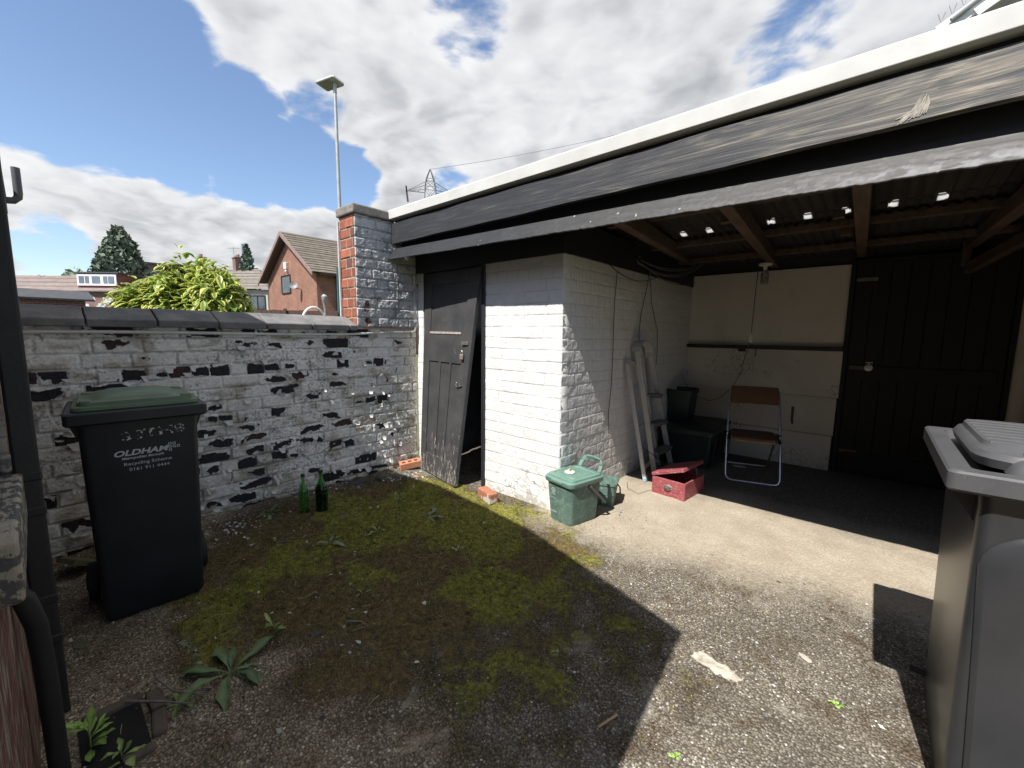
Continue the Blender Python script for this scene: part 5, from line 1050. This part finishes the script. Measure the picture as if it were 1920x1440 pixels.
def brick_mat(name, c1, c2, mort, w=.22, h=.075, rot=0):
    b = NB(name); br = b.n('ShaderNodeTexBrick'); mp = b.n('ShaderNodeMapping'); mp.vector_type = 'POINT'
    s = b.n('ShaderNodeSeparateXYZ'); b.t.links.new(b.obj, s.inputs[0]); cb = b.n('ShaderNodeCombineXYZ'); b.t.links.new(b.math('ADD', s.outputs[0], s.outputs[1]), cb.inputs[0]); b.t.links.new(s.outputs[2], cb.inputs[1])
    b.t.links.new(cb.outputs[0], br.inputs[0]); br.inputs['Color1'].default_value = (*c1, 1); br.inputs['Color2'].default_value = (*c2, 1); br.inputs['Mortar'].default_value = (*mort, 1); br.inputs['Scale'].default_value = 1; br.inputs['Brick Width'].default_value = w; br.inputs['Row Height'].default_value = h; br.inputs['Mortar Size'].default_value = .01
    k = b.ramp(b.noise(1.3, 5), [(.3, (.8, .8, .8)), (.7, (1.15, 1.15, 1.15))]); return b.fin(b.mix(1., br.outputs[0], k, 'MULTIPLY'), .9, .2)
m_gable = brick_mat('orange_house_brick', (.27, .105, .065), (.20, .078, .052), (.26, .21, .17)); m_old = brick_mat('sooty_brick', (.20, .085, .07), (.15, .065, .055), (.24, .22, .20))
m_win = pm('window_pane', [(.05, .065, .075), (.14, .17, .18)], .8, .12, 0, spec=.8); m_brn = pm('brown_window_frame', [(.028, .018, .014)], 5, .5, 0); m_whf = pm('white_frame', [(.72, .72, .72)], 5, .5, 0)
def tile_mat(name, c1, c2):
    b = NB(name); w = b.n('ShaderNodeTexWave', wave_type='BANDS', bands_direction='Z'); w.inputs['Scale'].default_value = 1.0; w.inputs['Distortion'].default_value = .2; b.t.links.new(b.obj, w.inputs[0]); c0 = b.mix(b.ramp(b.noise(3, 6), [(.3, 0.), (.7, 1.)]), c1, c2); return b.fin(b.mix(b.ramp(w.outputs[0], [(.0, .5), (.25, 0.)]), c0, (.05, .045, .04)), .9, .2)
m_rt = tile_mat('brown_roof_tile', (.115, .10, .082), (.18, .158, .13)); m_rt2 = tile_mat('grey_roof_tile', (.17, .155, .135), (.25, .225, .195)); m_rt3 = tile_mat('pinkish_slate', (.25, .20, .185), (.33, .27, .25))
def quad(m, a, b_, c, d, th, n): n = Vector(n).normalized()*th; a, b_, c, d = (Vector(q) for q in (a, b_, c, d)); m.prism([a, b_, c, d], n)
def tiled_slope(m, a, b_, c, d, rows):
    """roof slope a-b (eave) to d-c (ridge) as overlapping courses"""
    a, b_, c, d = (Vector(q) for q in (a, b_, c, d)); n = (b_-a).cross(d-a).normalized(); n = n if n.z > 0 else -n
    for i in range(rows):
        t0 = i/rows; t1 = (i+1.12)/rows; p, q, r, s = a.lerp(d, t0)+n*.045, b_.lerp(c, t0)+n*.045, b_.lerp(c, min(1, t1))+n*.012, a.lerp(d, min(1, t1))+n*.012
        m.prism([p, q, r, s], -n*.03)
# orange brick gable house: front corner R, left corner L, ridge runs away to the right
gp = Vector((-22.89, 8.37, 0)); gh_ = thing('gable_house', 'orange brick gable house with brown tiled roof and satellite dish', 'house', gp)
ex = Vector((-7.62, .05, 0)); ey = Vector((.4, 9.0, 0)); EV, RG = 5.12, 7.62
def hp_(u, v, z): return ex*u+ey*v+Vector((0, 0, z))
m = MB(); m.prism([hp_(0, 0, 0), hp_(1, 0, 0), hp_(1, 0, EV), hp_(.5, 0, RG-.1), hp_(0, 0, EV)], ey); wl = obj('wall', m, m_gable, gh_)
m = MB(); ov = .075
tiled_slope(m, hp_(-ov, -.05, EV-.32), hp_(-ov, 1, EV-.32), hp_(.5, 1, RG), hp_(.5, -.05, RG), 16); tiled_slope(m, hp_(1+ov, 1, EV-.32), hp_(1+ov, -.05, EV-.32), hp_(.5, -.05, RG), hp_(.5, 1, RG), 16)
rf = obj('roof', m, m_rt, gh_)
m = MB(); n_ = ey.normalized()*.06
for u0 in (-ov, 1+ov): m.prism([hp_(u0, -.055, EV-.52), hp_(u0, -.055, EV-.30), hp_(.5, -.055, RG+.02), hp_(.5, -.055, RG-.24)], n_)
obj('barge_board', m, pm('pinkish_barge', [(.20, .13, .12), (.26, .18, .16)], 4), rf)
m = MB(); m.prism([hp_(-ov, -.05, EV-.36), hp_(-ov+.05, -.05, EV-.36), hp_(.5, -.05, RG-.34), hp_(.5, -.05, RG-.14)], ey*.045); m.prism([hp_(1+ov, -.05, EV-.36), hp_(1+ov-.05, -.05, EV-.36), hp_(.5, -.05, RG-.34), hp_(.5, -.05, RG-.14)], ey*.045); obj('soffit', m, m_brn, rf)
def win_face(parent, org, ux, w, h, frame, cols=1, out=None, glassm=None):
    """frame and pane proud of a wall; org = lower corner, ux = unit along, out = unit outwards"""
    m = MB(); up = Vector((0, 0, 1)); t = .06
    def bx(u0, u1, z0, z1, d0, d1, mm):
        mm.prism([org+ux*u0+up*z0+out*d0, org+ux*u1+up*z0+out*d0, org+ux*u1+up*z1+out*d0, org+ux*u0+up*z1+out*d0], out*(d1-d0))
    bx(-t, w+t, -t, 0, .0, .06, m); bx(-t, w+t, h, h+t, 0, .06, m); bx(-t, 0, 0, h, 0, .06, m); bx(w, w+t, 0, h, 0, .06, m)
    for k in range(1, cols): bx(w*k/cols-t*.5, w*k/cols+t*.5, 0, h, 0, .06, m)
    f_ = obj('window', m, frame, parent); m = MB(); bx(0, w, 0, h, .005, .02, m); obj('pane', m, glassm or m_win, f_); return f_
uL = ex.normalized(); out = -ey.normalized(); win_face(gh_, hp_(.49, 0, 3.95), uL, 1.35, 1.05, m_brn, 1, out)
m = MB().tube([hp_(.29, 0, 4.05)+out*t for t in (0, .25, .30)], .03, 6); ctr = hp_(.29, 0, 4.2)+out*.4; dz = Vector((.75, -.5, .35)).normalized(); sx = dz.cross(Vector((0, 0, 1))).normalized(); sy = sx.cross(dz)
m.loft([[ctr+dz*(k*k*.10)+(sx*math.cos(a)+sy*math.sin(a))*.24*k for a in np.linspace(0, 2*PI, 18, False)] for k in (.05, .5, 1)]+[[ctr+dz*(k*k*.10+.02)+(sx*math.cos(a)+sy*math.sin(a))*.24*k for a in np.linspace(0, 2*PI, 18, False)] for k in (1, .5, .05)]); obj('satellite_dish', m, pm('dish_grey', [(.22, .22, .23)], 5, .5), gh_, True)
m = MB().box(hp_(.545, 0, 5.62)+out*.09, (.30, .16, .42)); m.box(hp_(.53, 0, 5.28)+out*.12, (.12, .14, .12)); obj('flood_light', m, m_whf, gh_, bevel=.02)
m = MB().tube([hp_(-.01, .12, EV-.3)+Vector((.06, 0, 0)), hp_(-.01, .12, 0)+Vector((.06, 0, 0))], .045, 8); m.bar(hp_(-ov, 0, EV-.38), hp_(-ov, 1, EV-.38), .12, .10); obj('gutter', m, m_brn, gh_)
win_face(gh_, hp_(0, .26, 2.7)+Vector((.0, 0, 0)), ey.normalized(), 1.5, 1.7, m_brn, 2, -uL)
m = MB().bar(hp_(.62, 0, 2.75)+out*.35, hp_(.99, 0, 2.45)+out*.35, .7, .10); obj('porch_roof', m, m_rt, gh_)
# semi with tiled roof behind the bush
sg = Vector((-34.8, 9.9, 0)); se_ = thing('tiled_house', 'cream rendered house with grey tiled roof and chimneys behind the bush', 'house', sg)
dx = Vector((-3.2, -2.75, 0)).normalized(); dy = Vector((-dx.y, dx.x, 0)); dy = dy if dy.x < 0 else -dy; m_ren = pm('cream_render', [(.40, .36, .30), (.48, .44, .37)], 1.5)
def sp_(u, v, z): return dx*u+dy*v+Vector((0, 0, z))
m = MB(); m.prism([sp_(.25, .25, 0), sp_(11, .25, 0), sp_(11, .25, 4.75), sp_(.25, .25, 4.75)], dy*6); obj('wall', m, m_ren, se_)
m = MB(); tiled_slope(m, sp_(0, 0, 4.75), sp_(11.2, 0, 4.75), sp_(11.2, 3.2, 6.75), sp_(2.6, 3.2, 6.75), 12); m.prism([sp_(0, 0, 4.75), sp_(0, 6.4, 4.75), sp_(2.6, 3.2, 6.75)], (0, 0, -.08)); rf = obj('roof', m, m_rt2, se_)
for u in (4.4, 7.6):
    m = MB(); o_ = sp_(u, 3.2, 7.0); m.box(o_, (.75, .6, 1.3)); m.box(o_+Vector((0, 0, .66)), (.85, .7, .1)); c_ = obj('chimney', m, m_old, rf)
    m = MB()
    for k in (-1, 0, 1): m.lathe([(.09, .7), (.10, .95)], c=o_+Vector((k*.22, 0, 0)), n=8)
    obj('chimney_pot', m, pm('clay_pot', [(.24, .14, .09)], 4), c_)
m = MB().tube([sp_(4.7, 3.2, 7.2), sp_(4.7, 3.2, 8.6)], .02, 5)
for k in range(6): m.bar(sp_(4.3+.16*k, 3.1, 8.5), sp_(4.3+.16*k, 3.4, 8.5), .015, .015)
m.bar(sp_(4.2, 3.25, 8.5), sp_(5.3, 3.25, 8.5), .02, .02); obj('aerial', m, m_steel, rf)
for u in (.5, 2.9): win_face(se_, sp_(u, .25, 3.25), dx, 1.15, 1.0, m_brn, 2, -dy)
# terrace row with white dormer at far left
tt = thing('terrace_row', 'old brick terrace with pinkish roof and white framed dormer', 'house', (-33.0, .8, 0))
dx = Vector((-4.0, -3.45, 0)).normalized(); dy = Vector((-dx.y, dx.x, 0)); dy = dy if dy.x < 0 else -dy
m = MB(); m.prism([sp_(-.4, .2, 0), sp_(16, .2, 0), sp_(16, .2, 3.75), sp_(-.4, .2, 3.75)], dy*6); obj('wall', m, m_old, tt)
m = MB(); tiled_slope(m, sp_(-.6, 0, 3.70), sp_(16.2, 0, 3.70), sp_(16.2, 2.6, 4.95), sp_(-.6, 2.6, 4.95), 14); m.prism([sp_(-.6, .2, 3.7), sp_(-.6, 5.2, 3.7), sp_(-.6, 2.6, 4.95)], dx*.1); rf = obj('roof', m, m_rt3, tt)
m = MB(); m.prism([sp_(.25, .5, 3.8), sp_(2.75, .5, 3.8), sp_(2.75, .5, 4.85), sp_(.25, .5, 4.85)], dy*2.0); dm = obj('dormer', m, pm('red_cladding', [(.13, .05, .045), (.17, .07, .06)], 4), rf)
m = MB(); m.prism([sp_(.1, .38, 4.85), sp_(2.9, .38, 4.85), sp_(2.9, .38, 4.93), sp_(.1, .38, 4.93)], dy*2.2); obj('dormer_roof', m, m_slate, dm)
m = MB(); m.prism([sp_(.3, .43, 4.12), sp_(2.7, .43, 4.12), sp_(2.7, .43, 4.80), sp_(.3, .43, 4.80)], dy*.06); wf = obj('window', m, m_whf, dm)
for a, b_ in ((.42, .78), (.84, 1.08), (1.28, 1.78), (1.96, 2.2), (2.27, 2.58)):
    m = MB(); m.prism([sp_(a, .412, 4.25), sp_(b_, .412, 4.25), sp_(b_, .412, 4.68), sp_(a, .412, 4.68)], dy*.01); obj('pane', m, pm('grey_pane', [(.10, .12, .15), (.16, .19, .23)], 1, .2), wf)
m = MB(); random.seed(4)
for k in range(16): a = random.uniform(.2, 4.2); z = random.uniform(2.6, 3.55); w_ = random.uniform(.15, .6); m.prism([sp_(a, .185, z), sp_(a+w_, .185, z), sp_(a+w_*.9, .185, z+random.uniform(.12, .5)), sp_(a+.05, .185, z+.2)], dy*.012)
obj('whitewash_patch', m, pm('old_whitewash', [(.42, .40, .37), (.55, .53, .50)], 2), tt)
bl = thing('corner_shop', 'dark brick block standing behind the tall dark tree', 'building', (-44, 6.5, 0)); m = MB().ext((-4, -3.0, 0), (0, 2.6, 6.85)); obj('wall', m, m_old, bl); m = MB().ext((-4.15, -3.15, 6.85), (.15, 2.75, 7.0)); obj('parapet', m, m_slate, bl)
m = MB()
for k in range(4): m.ext((.0, -2.6+k*1.3, 5.4), (.03, -1.9+k*1.3, 6.4))
obj('window', m, m_win, bl)
# sheds and fences just beyond the wall
sh = thing('garden_shed', 'low dark shed roof showing above the coping at the left', 'shed', (-21.5, -2.6, 0)); m = MB().ext((-1.8, -1.8, 0), (0, 1.35, 2.55)); obj('wall', m, m_old, sh); m = MB(); m.prism([(.25, -2, 2.52), (.25, 1.6, 2.52), (-2, 1.6, 2.95), (-2, -2, 2.95)], (0, 0, .07)); obj('roof', m, pm('black_felt', [(.03, .03, .033), (.06, .06, .065)], 5), sh)
m_fen = pm('brown_fence', [(.055, .028, .022), (.085, .045, .034)], 4, .85, .3, stretch=(3, 3, .4))
def fence(label, p0, p1, h):
    p0 = Vector(p0); p1 = Vector(p1); t = thing('board_fence', label, 'fence', p0, 0, 'brown board fences'); n = int((p1-p0).length/.15); m = MB(); d = (p1-p0).normalized()
    for i in range(n): m.bar(d*(i*.15+.07)+Vector((0, 0, 0)), d*(i*.15+.07)+Vector((0, 0, h+random.uniform(-.01, .01))), .02, .142, d)
    obj('boards', m, m_fen, t); m = MB(); nn = d.cross(Vector((0, 0, 1)))*.03
    for k in range(int((p1-p0).length/1.8)+1): m.bar(d*k*1.8+nn*1.5, d*k*1.8+nn*1.5+Vector((0, 0, h+.05)), .08, .08, d)
    obj('post', m, m_fen, t)
fence('dark brown board fence before the terrace at far left', (-19.7, -3.6, 0), (-16.8, -.2, 0), 2.16)
fence('dark brown board fence in front of the orange gable house', (-14.6, 1.7, 0), (-11.6, 4.9, 0), 2.17)
# street lamp
m_galv = pm('galvanised_steel', [(.30, .32, .33), (.42, .44, .45)], 5, .5, .1, metal=.35)
sl_ = thing('street_lamp', 'tall galvanised street lamp with flat square head behind the pier', 'street lamp', (-11.25, 3.98, -.06))
m = MB().tube([(0, 0, 0), (-.0, 0, 4.2), (-.02, 0, 9.0)], .06, 14, radii=[.075, .060, .045]); m.tube([(-.02, 0, 8.75), (-.02, 0, 9.04)], .055, 12); obj('pole', m, m_galv, sl_, True)
m = MB(); M3 = Matrix.Rotation(R(20), 3, 'Z') @ Matrix.Rotation(R(-4), 3, 'Y')
for (z, s_) in (): pass
def hd(x, y, z): return tuple(M3 @ Vector((x, y, z))+Vector((-.14, -.05, 9.03)))
m.loft([[hd(x*s_, y*s_, z) for x, y in ((-.40, -.22), (-.35, -.25), (.26, -.25), (.31, -.21), (.31, .21), (.26, .25), (-.35, .25), (-.40, .22))] for z, s_ in ((0, .96), (.02, 1), (.07, .95), (.10, .7))]); h_ = obj('lamp_head', m, m_galv, sl_)
m = MB(); m.loft([[hd(x, y, z) for x, y in ((-.31, -.19), (.10, -.19), (.10, .19), (-.31, .19))] for z in (-.012, .0)]); obj('lens', m, pm('lamp_lens', [(.20, .21, .22)], 3, .3), h_)
# pylon
m_py = pm('pylon_steel', [(.16, .17, .18)], 3, .6, 0, metal=.2)
py = thing('electricity_pylon', 'distant lattice electricity pylon above the white roof edge', 'pylon', (-98, 75.5, 0)); m = MB()
ax = Vector((.60, .80, 0)); ay = Vector((-.8, .6, 0))
lv = [(0, 4.2), (14, 3.1), (26, 2.2), (34, 1.75), (38.5, 1.6), (42.5, 1.5), (44.8, 1.1), (47.6, .06)]
def pv(i, k): z, s_ = lv[i]; a = (1, 1, -1, -1)[k]; c_ = (1, -1, -1, 1)[k]; return ax*a*s_+ay*c_*s_+Vector((0, 0, z))
for i in range(len(lv)-1):
    for k in range(4): m.bar(pv(i, k), pv(i+1, k), .20, .20); m.bar(pv(i, k), pv(i+1, (k+1) % 4), .11, .11); m.bar(pv(i, (k+1) % 4), pv(i+1, k), .11, .11); m.bar(pv(i+1, k), pv(i+1, (k+1) % 4), .13, .13)
obj('tower', m, m_py, py)
for s in (-1, 1):
    for z in (41.6, 36):
        tip = ax*s*6.6+Vector((0, 0, z-.3)); m = MB()
        for c_ in (-1.4, 1.4): m.bar(ax*s*1.5+ay*c_+Vector((0, 0, z)), tip, .17, .17); m.bar(ax*s*1.5+ay*c_+Vector((0, 0, z+2.0)), tip, .14, .14)
        for t in (.35, .65): m.bar((ax*s*1.5+ay*1.4+Vector((0, 0, z))).lerp(tip, t), (ax*s*1.5-ay*1.4+Vector((0, 0, z))).lerp(tip, t), .1, .1); m.bar((ax*s*1.5+ay*1.4+Vector((0, 0, z+2.0))).lerp(tip, t), (ax*s*1.5-ay*1.4+Vector((0, 0, z))).lerp(tip, t-.15), .1, .1)
        obj('cross_arm', m, m_py, py); m = MB().tube([tip, tip+Vector((.3, .2, -3.0))], .24, 6); m.tube([tip, tip+ay*-2.6+Vector((0, 0, .4))], .22, 6); obj('insulator', m, m_black, py)
pb = Vector((-98, 75.5, 0))
for lab, p0, p1, s_ in (('power line running from the pylon peak over the roof', Vector((0, 0, 47.6)), Vector((60, 58, 67)), 1.5), ('power line running from the pylon arm just above the roof edge', ax*6.6+Vector((0, 0, 41.4)), Vector((66, 66, 57)), 1.5)):
    m = MB().tube([q for q in sag(p0, p1, s_, 14)], .055, 5); o = obj('power_line', m, m_py, None); o.location = pb; tag(o, lab, 'power line', 'power lines')
# white house corner rising at top right
rh = thing('neighbour_house', 'grey roof corner with white verge and bird spikes behind the store roof', 'house', (2.3, 10.8, 0))
m = MB().ext((1.0, .6, 0), (8, 7, 7.6)); obj('wall', m, m_ren, rh)
m = MB(); m.prism([(-.05, -.1, 8.0), (.35, -.1, 8.08), (2.8, .2, 9.7), (2.8, 4, 9.7), (-.05, 4, 8.0)], (0, 0, .14)); rf = obj('roof', m, pm('grey_slate_edge', [(.20, .21, .22), (.28, .29, .30)], 3), rh)
m = MB().bar((-.02, -.16, 7.97), (2.8, .1, 9.68), .08, .26, (0, 0, 1)); m.bar((.5, -.22, 8.10), (2.9, .02, 9.55), .06, .16, (0, 0, 1)); obj('verge', m, m_whf, rf)
m = MB().tube([(.15, -.25, 8.1), (2.0, -.1, 9.32)], .05, 8); obj('gutter', m, pm('grey_gutter', [(.16, .165, .17)], 3), rf)
m = MB()
for k in range(13): t = k/12; p = Vector((.0, -.14, 8.18)).lerp(Vector((1.9, .0, 9.42)), t); m.bar(p, p+Vector((-.06, -.03, .17)), .012, .012); m.bar(p, p+Vector((.05, -.03, .17)), .012, .012)
obj('bird_spike', m, m_galv, rf)
# odds and ends beside the pier, beyond the wall
m = MB().bar((0, 0, 0), (-.05, .05, 2.12), .045, .03, (1, 0, 0)); o = obj('garden_pole', m, pm('teal_paint', [(.012, .075, .075), (.02, .11, .105)], 6, .6), bevel=.004); o.location = (-2.40, -.60, .0); tag(o, 'leaning teal painted pole behind the brick pier', 'pole')
m = MB().tube([(.0, .13*math.cos(a), 1.50+.20*math.sin(a)) for a in np.linspace(-.1, PI+.1, 12)]+[(.0, -.13, .0)], .012, 8); o = obj('white_hoop', m, m_whf, None, True); o.location = (-2.52, -.80, 0); tag(o, 'white curved plastic hoop rising over the coping by the pier', 'hoop')
m = MB().tube([(0, 0, 0), (0, 0, .07), (.01, -.02, .16)], .012, 8); m.lathe([(.004, .12), (.028, .15), (.03, .19), (.012, .21)], n=10); o = obj('garden_light', m, m_galv, None, True); o.location = (-2.44, -.72, 1.62); o.data.transform(Matrix.Translation((0, 0, 0))); tag(o, 'small grey garden light head clipped to the teal pole', 'light')
m = MB().tube([(0, 0, 0), (0, 0, 9.8)], .09, 8); m.ext((-.12, -.12, 8.6), (.12, .12, 9.8)); o = obj('mast', m, m_galv, None); o.location = (-44.9, 11.3, -.06); tag(o, 'pale telecom mast standing behind the small spruce', 'mast')
